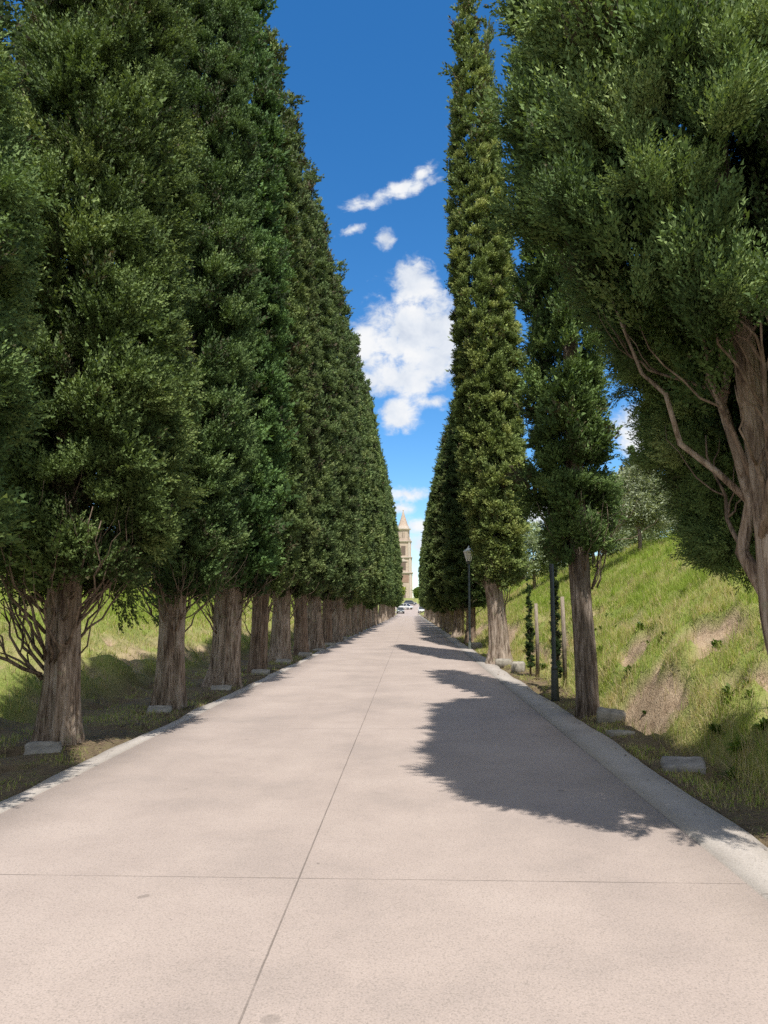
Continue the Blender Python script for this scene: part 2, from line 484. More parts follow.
tint = np.clip(np.where(r.uniform(0, 1, len(x)) < dry*.85, r.uniform(.5, 1, len(x)), r.uniform(.02, .48, len(x))), 0, 1)
o = blades('bank_grass', x, y, hgt, .0062*sc*r.uniform(.6, 1.4, len(x)), tint, .55, 11)
tag(o, 'sunlit rough grass on the bank right of the road, greener uphill', 'grass', kind='stuff')
# taller tussocks, green and straw, so that the bank is lumpy
rt = np.random.default_rng(140)
tx, ty, _ = scatter(2600, 2.95, 9.5, 4.8, 34, 141)
kk = rt.uniform(0, 1, 2600) > soil_mask(tx, ty)
tx, ty = tx[kk], ty[kk]; nb = 46; m = len(tx)
tr_ = rt.uniform(.04, .13, m)
px = np.repeat(tx, nb) + rt.normal(0, 1, m*nb)*np.repeat(tr_, nb); py = np.repeat(ty, nb) + rt.normal(0, 1, m*nb)*np.repeat(tr_, nb)
th_ = np.repeat(rt.uniform(.10, .30, m), nb)*rt.uniform(.5, 1.2, m*nb)
base_t = np.where(rt.uniform(0, 1, m) < .62 - .45*smooth(3.2, 5.5, tx), rt.uniform(.55, .95, m), rt.uniform(.0, .45, m))
tt_ = np.clip(np.repeat(base_t, nb) + rt.normal(0, .10, m*nb), 0, 1)
o = blades('tussock_grass', px, py, th_, .0065*np.clip(py/12, .8, 3)*rt.uniform(.6, 1.4, m*nb), tt_, .62, 14)
tag(o, 'taller green and straw-coloured tussocks scattered over the right bank', 'grass', kind='stuff')
# left bank
x, y, r = scatter(280000, -15, -5.2, 6.5, 70, 102)
lush = fbm(x*.4, y*.3, 0, 71, 3); up = smooth(6.3, 7.6, -x)
sm = soil_mask(x, y)
keep = (r.uniform(0, 1, len(x)) > sm) & (r.uniform(0, 1, len(x)) < .45 + .55*up)
x, y, lush, up = x[keep], y[keep], lush[keep], up[keep]
r = np.random.default_rng(6)
sc = np.clip(y/14, .8, 3)
hgt = (.08 + .14*lush) * r.uniform(.5, 1.4, len(x)) * (.75 + .25*sc)
band = smooth(.5, .6, fbm(x*.35 + 4, y*.12, 0, 77, 2)) * smooth(9, 10.5, -x)
dry = np.clip(1.15 - .90*up + .55*band - .5*(lush-.4), 0, 1)
tint = np.where(r.uniform(0, 1, len(x)) < dry*.8, r.uniform(.5, 1, len(x)), r.uniform(.08, .52, len(x)))
o = blades('meadow_grass', x, y, hgt, .010*sc*r.uniform(.7, 1.4, len(x)), tint, .5, 12)
tag(o, 'sunlit meadow grass on the slope behind the left row of cypresses', 'grass', kind='stuff')
# verges: thin short turf
xa, ya, r = scatter(30000, -5.0, -3.24, 3.5, 60, 103)
xb, yb, r2 = scatter(22000, 2.33, 2.95, 3.2, 60, 104)
x = np.concatenate([xa, xb]); y = np.concatenate([ya, yb])
r = np.random.default_rng(8)
cl = fbm(x*2.0, y*1.6, 0, 83, 3)
k = cl + r.uniform(-.12, .12, len(x)) > .50
x, y, cl = x[k], y[k], cl[k]
sc = np.clip(y/14, .8, 3)
o = blades('verge_turf', x, y, (.025 + .09*np.clip(cl-.42, 0, 1)*2.2)*r.uniform(.6, 1.5, len(x))*(.7+.3*sc), .008*sc, np.where(r.uniform(0,1,len(x)) < .62, r.uniform(.5, 1, len(x)), r.uniform(.0, .40, len(x))), .7, 13)
tag(o, 'short sparse turf on the shaded verges beside the road', 'grass', kind='stuff')

# fallen scales, cones and twiglets lying on the verges and along the road edges
r = np.random.default_rng(151)
ya = 3.0*(40/3.0)**r.uniform(0, 1, 15000)
side = r.uniform(0, 1, 15000) < .5
off = r.exponential(.32, 15000) - .55
xa = np.where(side, 2.25 - off, -3.18 + off)
k = (xa > -4.6) & (xa < 2.85) & ((xa < -3.05) | (xa > 2.0)) & (fbm(xa*2.2, ya*1.1, 0, 155, 3) > .46) & (((xa < -3.12) | (xa > 2.2)) | (r.uniform(0, 1, 15000) < .12)); xa, ya = xa[k], ya[k]; n = len(xa)
onr = (xa > -3.16) & (xa < 2.22)
za = np.where(onr, .012, ground(xa, ya) + .012)
an = r.uniform(0, 6.28, n); ln = r.uniform(.008, .030, n)*np.clip(ya/9, .6, 2.2); wd = ln*r.uniform(.12, .5, n)
dx = np.stack([np.cos(an), np.sin(an), r.uniform(-.05, .25, n)], 1)*ln[:, None]; sx_ = np.stack([-np.sin(an), np.cos(an), 0*an], 1)*wd[:, None]
p = np.stack([xa, ya, za], 1)
Vq = np.stack([p - dx, p + sx_, p + dx, p - sx_], 1).reshape(-1, 3)
o = mesh_obj('leaf_litter', mesh_arrays('leaf_litter', Vq, np.arange(len(Vq)).reshape(-1, 4), simple('dry_litter', (.15, .105, .07), .95, 0, .5, 3, .1)))
tag(o, 'brown fallen scales and twiglets strewn along the road edges', 'litter', kind='stuff')

# ------------------------------------------------------------------ foliage
def basis(d):
    d = d / np.linalg.norm(d, axis=1, keepdims=True)
    ref = np.where(np.abs(d[:, 2:3]) < .9, np.array([[0, 0, 1.0]]), np.array([[1.0, 0, 0]]))
    a = np.cross(ref, d); a /= np.linalg.norm(a, axis=1, keepdims=True)
    b = np.cross(d, a)
    return a, b, d
def proto(nf, nl, ll, lw, seed, spread=.62):
    """one cypress plume of unit length along +Z: upswept fingers, each a thin brush of scale leaves.
    returns leaf bases, directions, side vectors, all in plume space"""
    r = np.random.default_rng(seed)
    B = []; D = []; W = []
    for f in range(nf):
        t0 = r.uniform(0, .62) if f else 0
        az = f*2.399 + r.uniform(-.4, .4)
        tilt = r.uniform(.12, spread) if f else .05
        L = r.uniform(.34, .52) * (1 if f else 1.7)
        fd = np.array([math.cos(az)*math.sin(tilt), math.sin(az)*math.sin(tilt), math.cos(tilt)])
        fb = np.array([0, 0, t0*.85]) + .06*np.array([math.cos(az), math.sin(az), 0])
        a, b, _ = basis(fd[None]); a = a[0]; b = b[0]
        for l in range(nl):
            t = (l + r.uniform(0, 1)) / nl
            an = r.uniform(0, 2*math.pi); ra = .075*(1-t*.7)
            off = (a*math.cos(an) + b*math.sin(an))
            p = fb + fd*L*(.1+.9*t) + np.array([0, 0, .10])*t*t + off*ra*r.uniform(.2, 1)
            dd = fd + off*r.uniform(.25, .95) + np.array([0, 0, .18]) + r.normal(0, .12, 3)
            dd /= np.linalg.norm(dd)
            sd = np.cross(dd, off + np.array([0, 0, .25]) + r.normal(0, .45, 3)); sd /= np.linalg.norm(sd)
            k = r.uniform(.7, 1.3)
            B.append(p); D.append(dd*ll*k); W.append(sd*lw*k*.5)
    return np.array(B), np.array(D), np.array(W)
PROTO = {
    'hi':  [proto(24, 25, .066, .036, 50+i, .72) for i in range(4)],
    'hi2': [proto(18, 19, .090, .050, 52+i, .72) for i in range(4)],
    'feather': [proto(28, 26, .064, .026, 55+i, .50) for i in range(4)],
    'mid': [proto(13, 12, .135, .078, 60+i, .70) for i in range(4)],
    'lo':  [proto(10, 8, .22, .125, 70+i, .70) for i in range(4)],
    'core': [proto(11, 9, .17, .095, 80+i, .9) for i in range(3)],
}
def plumes(pos, dirs, length, tint, kind, seed, centre=None):
    """centre: the point each boss swells from; leaves shade along the swelling as well as by their own tilt"""
    r = np.random.default_rng(seed)
    Vs = []; T = []; Ns = []
    ps = PROTO[kind]
    which = r.integers(0, len(ps), len(pos))
    for w, (B, D, W) in enumerate(ps):
        k = np.where(which == w)[0]
        if not len(k): continue
        a, b, d = basis(dirs[k])
        ro = r.uniform(0, 2*np.pi, len(k))[:, None]
        a2 = a*np.cos(ro) + b*np.sin(ro); b2 = -a*np.sin(ro) + b*np.cos(ro)
        Mx = np.stack([a2, b2, d], 2) * length[k][:, None, None]     # columns
        P = np.einsum('mij,nj->mni', Mx, B) + pos[k][:, None, :]
        DD = np.einsum('mij,nj->mni', Mx, D); WW = np.einsum('mij,nj->mni', Mx, W)
        q = np.stack([P + DD*.12 + WW*1.25, P + DD, P + DD*.12 - WW*1.25], 2)
        Vs.append(q.reshape(-1, 3))
        tt = np.clip(tint[k][:, None] + r.normal(0, .11, (len(k), len(B))), 0, 1)
        T.append(np.repeat(tt.reshape(-1), 3))
        cn = (P + DD*.5) - (pos[k] - d*(length[k]*.25)[:, None] if centre is None else centre[k])[:, None, :]
        cn = cn / np.maximum(np.linalg.norm(cn, axis=2, keepdims=True), 1e-6)
        Ns.append(np.repeat(cn.reshape(-1, 3), 3, axis=0))
    return np.concatenate(Vs), np.concatenate(T), np.concatenate(Ns)

def column_profile(t, bot=.5, sh=.12, mid=.35, ex=2.1):
    t = np.asarray(t, float)
    r = np.where(t < sh, bot + (1-bot)*np.sqrt(np.clip(1-(1-t/sh)**2, 0, 1)), 1.0)
    return r * np.where(t > mid, 1 - (np.clip((t-mid)/(1-mid), 0, 1))**ex, 1.0)

def crown_mesh(name, h0, h1, rmax, seed, kinds, prof=column_profile, dens=4.6, lump=.16, lean=lambda h: (0*h, 0*h),
               size=(.34, .52), per=9, tmean=.5, core=5.0, lumpscale=1.0, cut=None, updir=1.1, spread=.42, vary=.13, extra=(), fill='core'):
    """a crown of rounded upswept bosses of foliage over a looser interior.
    kinds: list of (plume kind, from height, to height, density factor)"""
    r = np.random.default_rng(seed)
    Vs = []; Ts = []; Ns = []
    def radius(h, th):
        t = (h-h0)/(h1-h0)
        c, s = np.cos(th), np.sin(th)
        rr = rmax*prof(t)
        q = 1.25*lumpscale
        n = fbm(c*q*1.3 + 7, s*q*1.3 + seed, h*.62*lumpscale, seed+1, 2) - .5
        n2 = fbm(c*q*3.2 + 3, s*q*3.2, h*1.7*lumpscale, seed+2, 2) - .5
        return rr*(1 + lump*2.2*n + lump*1.5*n2)
    def emit(P, D, L, tint, kind, C=None):
        if cut is not None:
            k = cut(P + D*(L*.6)[:, None], r); P, D, L, tint = P[k], D[k], L[k], tint[k]; C = C[k] if C is not None else None
        if len(P):
            v, tt, nn = plumes(P, D, L, tint, kind, seed*13 + len(Vs), C)
            Vs.append(v); Ts.append(tt); Ns.append(nn)
    for (kind, a, b, df) in kinds:
        a = max(a, h0); b = min(b, h1)
        hs = np.linspace(a, b, 80); w = rmax*prof((hs-h0)/(h1-h0)) + .10
        area = 2*np.pi*float(np.mean(w))*(b-a)
        cdf = np.cumsum(w); cdf = cdf/cdf[-1]
        n = int(area*dens*df)
        h = np.clip(np.interp((np.arange(n)+.5)/n, cdf, hs) + r.normal(0, .10, n), h0, h1)
        th = np.arange(n)*2.39996 + r.normal(0, .22, n)
        t = (h-h0)/(h1-h0)
        h = h + .45*(vnoise(np.cos(th)*1.8 + seed, np.sin(th)*1.8, 0, seed+9) - .35)*(1 - smooth(0, .14, t))*(h1-h0 > 6)
        sz = r.uniform(size[0], size[1], n)*np.clip(1.12 - .5*t, .5, 1.1)*r.choice([.75, 1.0, 1.0, 1.2], n)
        R_ = radius(h, th)*r.uniform(.93, 1.06, n)
        rb = np.maximum(R_ - sz*.80, .03)
        lx, ly = lean(h)
        out = np.stack([np.cos(th), np.sin(th), 0*th], 1)
        B = out*rb[:, None] + np.stack([lx, ly, h - sz*.45], 1)
        up = updir*(.5 + .5*smooth(0, .10, t)) + 1.8*smooth(.72, 1, t)
        D0 = out + np.stack([0*h, 0*h, up], 1) + r.normal(0, .16, (n, 3))
        D0 /= np.linalg.norm(D0, axis=1, keepdims=True)
        tc = np.clip(tmean + r.normal(0, vary, n) + .4*(fbm(B[:, 0]*.8, B[:, 1]*.8, B[:, 2]*.5, seed+5, 2)-.5), 0, 1)
        np_ = per if kind != 'lo' else max(4, per-4)
        idx = np.repeat(np.arange(n), np_); m = len(idx)
        D = D0[idx] + r.normal(0, spread, (m, 3)); D /= np.linalg.norm(D, axis=1, keepdims=True)
        L = sz[idx]*r.uniform(.78, 1.12, m)
        P = B[idx] + r.normal(0, .10, (m, 3))*sz[idx][:, None] + D*(L*.12)[:, None]
        emit(P, D, L, np.clip(tc[idx] + r.normal(0, .05, m), 0, 1), kind, (B - D0*(sz*.15)[:, None])[idx])
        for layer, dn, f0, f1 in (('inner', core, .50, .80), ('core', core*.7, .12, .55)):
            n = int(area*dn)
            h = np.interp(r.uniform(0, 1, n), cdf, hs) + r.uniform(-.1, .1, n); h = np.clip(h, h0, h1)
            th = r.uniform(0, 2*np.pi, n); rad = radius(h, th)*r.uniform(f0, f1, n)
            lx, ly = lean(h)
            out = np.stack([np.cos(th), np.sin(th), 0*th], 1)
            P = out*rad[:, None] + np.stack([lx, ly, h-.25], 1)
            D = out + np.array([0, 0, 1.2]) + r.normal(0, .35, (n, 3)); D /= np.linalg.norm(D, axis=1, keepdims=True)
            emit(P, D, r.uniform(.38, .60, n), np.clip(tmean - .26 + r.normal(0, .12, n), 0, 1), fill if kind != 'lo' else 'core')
    for (c, q, n) in extra:                       # low-hanging boughs
        p = r.normal(0, 1, (n, 3)); p /= np.linalg.norm(p, axis=1, keepdims=True); p *= (r.uniform(.3, 1, n)**.5)[:, None]
        B = p*np.array(q) + np.array(c); D0 = p + np.array([0, 0, .7]) + r.normal(0, .2, (n, 3)); D0 /= np.linalg.norm(D0, axis=1, keepdims=True)
        idx = np.repeat(np.arange(n), per); m = len(idx)
        D = D0[idx] + r.normal(0, spread*1.2, (m, 3)); D /= np.linalg.norm(D, axis=1, keepdims=True)
        tc = np.clip(tmean - .05 + r.normal(0, vary, n), 0, 1)
        v, tt, nn = plumes(B[idx] + r.normal(0, .05, (m, 3)), D, r.uniform(size[0], size[1], m)*.62, tc[idx], kinds[0][0], seed*17 + n)
        Vs.append(v); Ts.append(tt); Ns.append(nn)
    V = np.concatenate(Vs); T = np.concatenate(Ts)
    F = np.arange(len(V)).reshape(-1, 3)
    return mesh_arrays(name, V, F, M['cypress'], {'tint': T, 'swell': np.concatenate(Ns)})

def trunk_mesh(name, r0, h, seed, flare=.55, lobes=5, depth=.13, path=None, mat='bark', nseg=56, n=84, taper=.6):
    r = np.random.default_rng(seed)
    hs = np.concatenate([np.linspace(-.25, .5, 8)[:-1], np.linspace(.5, min(h, 3.2), nseg//2), np.linspace(min(h, 3.2), h, 8)[1:]]) if h > 3.3 else np.linspace(-.2, h, nseg)
    th = np.arange(n)/n*2*np.pi
    ph = r.uniform(0, 6.28, 6); tw = r.uniform(-.35, .35)
    V = []
    for z in hs:
        zz = max(z, 0)
        rad = r0*(1 + flare*math.exp(-zz/.28))*(1 - taper*(zz/h))
        dep = depth*(.55 + .9*math.exp(-zz/.7))
        l = np.zeros(n)
        for k, (fq, am) in enumerate(((lobes, 1.0), (lobes*2+1, .45), (2, .6), (3, .5))):
            l += am*np.cos(fq*th + ph[k] + tw*zz*fq*.35)
        l = -np.abs(l*.8) + .5
        nz = (fbm(np.cos(th)*2.2, np.sin(th)*2.2, z*1.3, seed, 2)-.5)*.18 + (fbm(np.cos(th)*9, np.sin(th)*9, z*1.1, seed+4, 2)-.5)*.22
        rr = rad*(1 + dep*l + nz)
        cx, cy = path(zz) if path else (.04*math.sin(zz*.9 + ph[4]), .04*math.sin(zz*.7 + ph[5]))
        V.append(np.stack([cx + rr*np.cos(th), cy + rr*np.sin(th), np.full(n, z)], 1))
    V = np.concatenate(V); m = len(hs)
    a, b = np.meshgrid(np.arange(n), np.arange(m-1))
    F = np.stack([(b*n+a).ravel(), (b*n+(a+1) % n).ravel(), ((b+1)*n+(a+1) % n).ravel(), ((b+1)*n+a).ravel()], 1)
    return mesh_arrays(name, V, F, M[mat], None, True)

def branch_mesh(name, p0, p1, rad, seed, twigs=3, sag=.0, mat='twig'):
    """a bare limb that leaves the trunk and sweeps upward, with a few twigs"""
    r = np.random.default_rng(seed)
    mb = MB()
    def limb(a, b, ra, n=8, kink=.05):
        a = np.array(a); b = np.array(b)
        L = np.linalg.norm(b-a)
        out = np.array([b[0]-a[0], b[1]-a[1], 0])
        pts = []; rr = []
        for k in range(n+1):
            t = k/n
            p = a + (b-a)*t + out*(.16*math.sin(math.pi*t)) - np.array([0, 0, .05*L*math.sin(math.pi*t)])
            if 0 < k < n: p = p + r.normal(0, kink*L*.35, 3)
            pts.append(p); rr.append(ra*(1-.72*t))
        mb.tube(pts, rr, 7)
        return pts, rr
    pts, rr = limb(p0, p1, rad)
    for k in range(twigs):
        i = int(r.integers(2, 7))
        b = np.array(pts[i]); L = np.linalg.norm(np.array(p1)-np.array(p0))
        o = np.array([p1[0]-p0[0], p1[1]-p0[1], 0]); o = o/max(np.linalg.norm(o), 1e-6)
        e = b + o*r.uniform(.0, .30)*L + np.array([r.normal(0, .14), r.normal(0, .14), r.uniform(.28, .62)])*L
        limb(b, e, rr[i]*.62, 6, .06)
    me = bpy.data.meshes.new(name); me.from_pydata(mb.v, [], mb.f)
    me.polygons.foreach_set('use_smooth', mb.sm); me.materials.append(M[mat])
    return me

def gz(x, y): return float(ground(np.array([x]), np.array([y]))[0])

def make_cypress(loc, crown_me, trunk_me, rz=0, branches=None, scale=(1, 1, 1), color=(1, 1, 1)):
    root = empty('cypress_tree', loc, rz)
    root.scale = scale
    mesh_obj('trunk', trunk_me, root)
    c = mesh_obj('crown', crown_me, root)
    c.color = (*color, 1)
    for b in branches or []:
        mesh_obj('branch', b, root)
    return root
def copy_tree(root, loc, rz, scale, color):
    n = root.copy(); COL.objects.link(n)
    n.location = loc; n.rotation_euler = (0, 0, rz); n.scale = scale
    for ch in list(root.children):
        c = ch.copy(); COL.objects.link(c); c.parent = n
        if c.name.startswith('crown'): c.color = (*color, 1)
    return n
def skirt(seed, n, h0, h1, r1, top0, top1, rad=.014, azr=(0, 2*math.pi), r0=.17):
    r = np.random.default_rng(seed); out = []
    for k in range(n):
        az = azr[0] + (azr[1]-azr[0])*(k + r.uniform(.1, .9))/n
        a = r.uniform(h0, h1)
        e = r.uniform(top0, top1); q = r1*r.uniform(.55, 1.05)
        out.append(branch_mesh('branch', (r0*math.cos(az), r0*math.sin(az), a), (q*math.cos(az+r.uniform(-.3, .3)), q*math.sin(az+r.uniform(-.3, .3)), max(e, a+.4)), rad*r.uniform(.7, 1.5), seed*100+k, int(r.integers(2, 5))))
    return out

GL = 'cypresses lining the left edge of the road'
GR = 'cypresses lining the right edge of the road'

# --- left row: three finely built near trees, then copies of plainer ones
slim = lambda t: column_profile(t, .48, .15, .18, 1.9)
cm1 = crown_mesh('crown', 1.95, 16.0, 1.17, 3, [('hi', 2, 10, .85), ('lo', 10, 17, .9)], tmean=.52, size=(.40, .62), lump=.22, core=7, fill='hi2', prof=slim, lean=lambda h: (.16 + 0*h, 0*h))
tm1 = trunk_mesh('trunk', .195, 11, 3, .34, 4, .18)
t1 = make_cypress((-3.99, 8.42, gz(-3.99, 8.42)), cm1, tm1, 0, skirt(31, 34, .85, 1.75, .95, 2.05, 2.8) + skirt(32, 5, .55, .9, 1.1, 1.5, 2.0, .016, (2.6, 3.9)), color=(1.06, 1.04, .92))
tag(t1, 'nearest fully visible left cypress, its trunk paler low down, bare branches sprouting both sides', 'tree', GL)
cm2 = crown_mesh('crown', 1.95, 16.6, 1.0, 4, [('hi2', 2, 12, 1.05), ('lo', 12, 17, 1)], tmean=.5, size=(.30, .48), lump=.18, prof=lambda t: column_profile(t, .40, .16, .25, 2.1), updir=2.0, fill='hi2', lean=lambda h: (.12 + 0*h, 0*h))
tm2 = trunk_mesh('trunk', .21, 11, 4, .25, 3, .17)
t2 = make_cypress((-3.66, 11.5, gz(-3.66, 11.5)), cm2, tm2, 0, skirt(41, 32, 1.0, 1.8, .80, 2.0, 2.7, .013), color=(.84, .92, .86))
tag(t2, 'left cypress with straight grey ribbed trunk, second trunk along from the nearest one', 'tree', GL)
cm3 = crown_mesh('crown', 1.9, 17.0, 1.08, 5, [('mid', 2, 17, 1.25)], tmean=.5, size=(.26, .40), lump=.16, updir=2.3, prof=lambda t: column_profile(t, .42, .15, .3, 2.1))
tm3 = trunk_mesh('trunk', .27, 11, 5, .42, 5, .16)
t3 = make_cypress((-3.63, 14.6, gz(-3.63, 14.6)), cm3, tm3, .6, skirt(51, 30, .95, 1.75, .78, 2.0, 2.7, .013), color=(.86, 1.04, .90))
tag(t3, 'left cypress with thick trunk flaring at its foot and a basket of thin bare branches', 'tree', GL)
cm4 = crown_mesh('crown', 2.2, 17.2, 1.08, 6, [('mid', 2, 17.5, 1.1)], tmean=.5, size=(.28, .44), lump=.17, updir=1.3, prof=lambda t: column_profile(t, .42, .14, .3, 2.1))
tm4 = trunk_mesh('trunk', .21, 11, 6, .2, 4, .14, mat='bark_red')
cm5 = crown_mesh('crown', 2.1, 17.0, 1.12, 8, [('lo', 2, 17.5, 1.0)], tmean=.52, size=(.36, .58), core=3, lump=.18)
cm6 = crown_mesh('crown', 2.3, 17.0, 1.12, 9, [('lo', 2, 17.5, .95)], tmean=.55, size=(.38, .60), core=3, lump=.2)
tm5 = trunk_mesh('trunk', .21, 10, 8, .3, 4, .15, nseg=18, n=24)
tm6 = trunk_mesh('trunk', .20, 10, 9, .35, 3, .15, nseg=18, n=24)
# hidden out of frame on the left, but its shadow falls into the picture
LEFT = [  # y, x, height scale, radius scale, crown kind, rot, label
    (18.2, -3.72, 1.0, 1.0, 4, 0.2, 'left cypress with straight dark red-brown trunk standing just past the thickest one'),
    (21.2, -3.63, .99, 1.0, 3, 2.1, 'left cypress whose pale trunk bottom stands alone against the shadowed bank'),
    (24.3, -3.50, 1.0, 1.02, 4, 3.3, 'left cypress with leaning slim trunk right behind the pale-footed one'),
    (27.6, -3.46, 1.01, 1.0, 3, 4.0, 'left cypress with twin-ridged dark trunk before a thin bright slit of meadow'),
    (30.9, -3.42, 1.02, 1.0, 4, 5.2, 'left cypress just beyond the thin bright slit of meadow'),
    (34.1, -3.42, 1.02, 1.0, 3, 1.0, 'left cypress at the start of the crowded run of middle-distance trunks'),
    (37.4, -3.40, 1.03, 1.05, 5, 1.8, None), (40.7, -3.42, 1.03, 1.05, 6, 2.6, None),
    (44.2, -3.40, 1.04, 1.05, 5, 3.9, None), (48.0, -3.36, 1.05, 1.08, 6, 5.0, None),
    (52.0, -3.36, 1.06, 1.08, 5, .3, None), (56.5, -3.34, 1.07, 1.08, 6, 1.3, None),
    (61, -3.30, 1.10, 1.1, 5, 2.3, None), (66, -3.30, 1.13, 1.1, 6, 3.3, None),
    (72, -3.25, 1.15, 1.12, 5, 4.3, None), (79, -3.2, 1.15, 1.15, 6, 5.3, None),
    (87, -3.2, 1.15, 1.15, 5, 0.7, None), (96, -3.2, 1.17, 1.28, 6, 1.7, None),
    (106, -3.2, 1.15, 1.34, 5, 2.7, None), (117, -3.2, 1.13, 1.36, 6, 3.7, None),
    (129, -3.2, 1.14, 1.38, 5, 4.7, None), (142, -3.2, 1.12, 1.4, 6, 5.7, None),
    (156, -3.3, 1.12, 1.2, 5, .9, None)]
proto_tree = {}
pick = {3: (cm3, tm3), 4: (cm4, tm4), 5: (cm5, tm5), 6: (cm6, tm6)}
rr = random.Random(3)
def far_tree(y, x, hs, rs, kind, rz, label, group, shared, color):
    loc = (x, y, gz(x, y))
    if kind not in proto_tree:
        t = make_cypress(loc, *pick[kind], rz, skirt(60+kind, 9, .9, 1.7, .8, 2.0, 2.7, .016) if kind < 5 else None, (rs, rs, hs), color)
        proto_tree[kind] = t
    else:
        t = copy_tree(proto_tree[kind], loc, rz, (rs, rs, hs), color)
    tag(t, label or shared, 'tree', group)
    return t
for (y, x, hs, rs, kind, rz, label) in LEFT:
    v = rr.uniform(.85, 1.15); hs *= rr.uniform(.94, 1.06); rs *= rr.uniform(.94, 1.06); x += rr.uniform(-.06, .06)
    if y < 55: sh = 'middle-distance cypress packed trunk to trunk in the left row'
    else: sh = 'far cypress at the dwindling end of the left row'
    far_tree(y, x, hs, rs, kind, rz, label, GL, sh, (v*rr.uniform(.96, 1.08), v, v*rr.uniform(.9, 1.05)))
# the tree nearest the viewer on the left: only its shaded right flank and bare twigs reach into view
cm0 = crown_mesh('crown', 1.9, 9.4, 1.12, 23, [('hi', 1.9, 9.4, 1.0)], tmean=.48, size=(.34, .54), lump=.2, core=7, fill='hi2', prof=lambda t: column_profile(t, .5, .2, .3, 1.7))
t0 = make_cypress((-4.02, 4.9, gz(-4.02, 4.9)), cm0, trunk_mesh('trunk', .17, 6, 23, .4, 4, .14), 0, skirt(33, 18, .8, 1.7, .95, 2.0, 2.6), color=(.95, 1, .92))
tag(t0, 'cypress cut off by the left edge, only a dark shaded flank and bare twigs showing', 'tree', GL)

# --- right row
# near tree, leaning over the road, with a ragged underside
def lean_n(h):
    k = smooth(1.2, 4.2, h)
    return (-.95*k + .72*smooth(4.5, 11, h), -.12*k)
def cut_n(P, r):
    # ragged underside: hangs low on the far bank side, lifted over the road and on the near side
    x, y, z = P[:, 0], P[:, 1], P[:, 2]
    far = np.maximum(1.95 - 1.45*x, 1.75)
    near = 2.95 + .75*smooth(-.9, -1.8, x)
    low = near + (far - near)*smooth(-.35, .65, y)
    k = z > low + r.normal(0, .10, len(z))
    hole = ((x + .75)/.22)**2 + ((z - 3.15)/.20)**2 < 1
    return k & ~hole
cmn = crown_mesh('crown', 1.7, 15.5, 1.27, 14, [('feather', 1.7, 7.8, 1.15), ('lo', 7.8, 16, 1.0)], lump=.17, tmean=.55, lean=lean_n, size=(.34, .56), cut=cut_n, per=10,
                 prof=lambda t: column_profile(t, .80, .12, .55, 2.2), updir=1.25, spread=.36, core=8, fill='hi', vary=.17,
                 extra=[((-.24, 1.0, 2.98), (.60, .45, .80), 170), ((-.25, 1.05, 2.25), (.32, .30, .50), 50), ((-.72, .85, 3.6), (.42, .5, .45), 45)])
def path_n(h): return (-.52*smooth(-.5, 1.5, h) - .22*smooth(1.5, 4.8, h), -.10*smooth(0, 4, h))
tmn = trunk_mesh('trunk', .098, 9, 15, .9, 4, .12, path=path_n)
br = []
for k, (p0, p1, ra) in enumerate([((-.30, .03, 1.5), (-.62, .10, 4.4), .052), ((-.24, -.03, 1.35), (-.22, -.25, 4.2), .050), ((-.20, .02, 1.3), (.02, .05, 4.2), .055), ((-.28, -.05, 1.6), (-.42, -.40, 4.2), .040)]):
    br.append(branch_mesh('branch', (p0[0]-.22, p0[1], p0[2]), (p1[0]-.12, p1[1], p1[2]), ra, 870+k, 4, mat='bark'))
for k, (p0, p1, ra, tw) in enumerate([
        ((-.34, .02, 1.6), (-.62, .45, 2.7), .022, 4), ((-.35, -.08, 1.9), (-.75, -.75, 3.5), .026, 4),
        ((-.42, -.05, 2.3), (-.95, -.25, 3.7), .020, 4), ((-.26, -.08, 1.5), (-.15, -.95, 3.3), .034, 4),
        ((-.36, -.06, 2.0), (-.5, -1.0, 3.4), .024, 4), ((-.50, .0, 2.9), (-1.3, .3, 3.45), .014, 3),
        ((-.25, .02, 1.4), (.25, -.5, 3.2), .042, 4), ((-.4, -.1, 1.9), (-.62, -.5, 3.2), .024, 4),
        ((-.3, -.1, 1.8), (-.3, -.7, 3.1), .022, 4), ((-.3, -.1, 2.0), (.0, -.6, 3.4), .022, 4), ((-.35, -.08, 1.7), (-.2, -.6, 2.9), .018, 4)]):
    br.append(branch_mesh('branch', (p0[0]-.20, p0[1], p0[2]), (p1[0]-.08, p1[1], p1[2]), ra, 900+k, tw, mat='twig'))
tn = make_cypress((2.90, 5.0, gz(2.90, 5.0)), cmn, tmn, 0, br, color=(1.02, 1.06, .95))
tag(tn, 'huge near cypress leaning over the road, its ragged crown filling the top right', 'tree', GR)

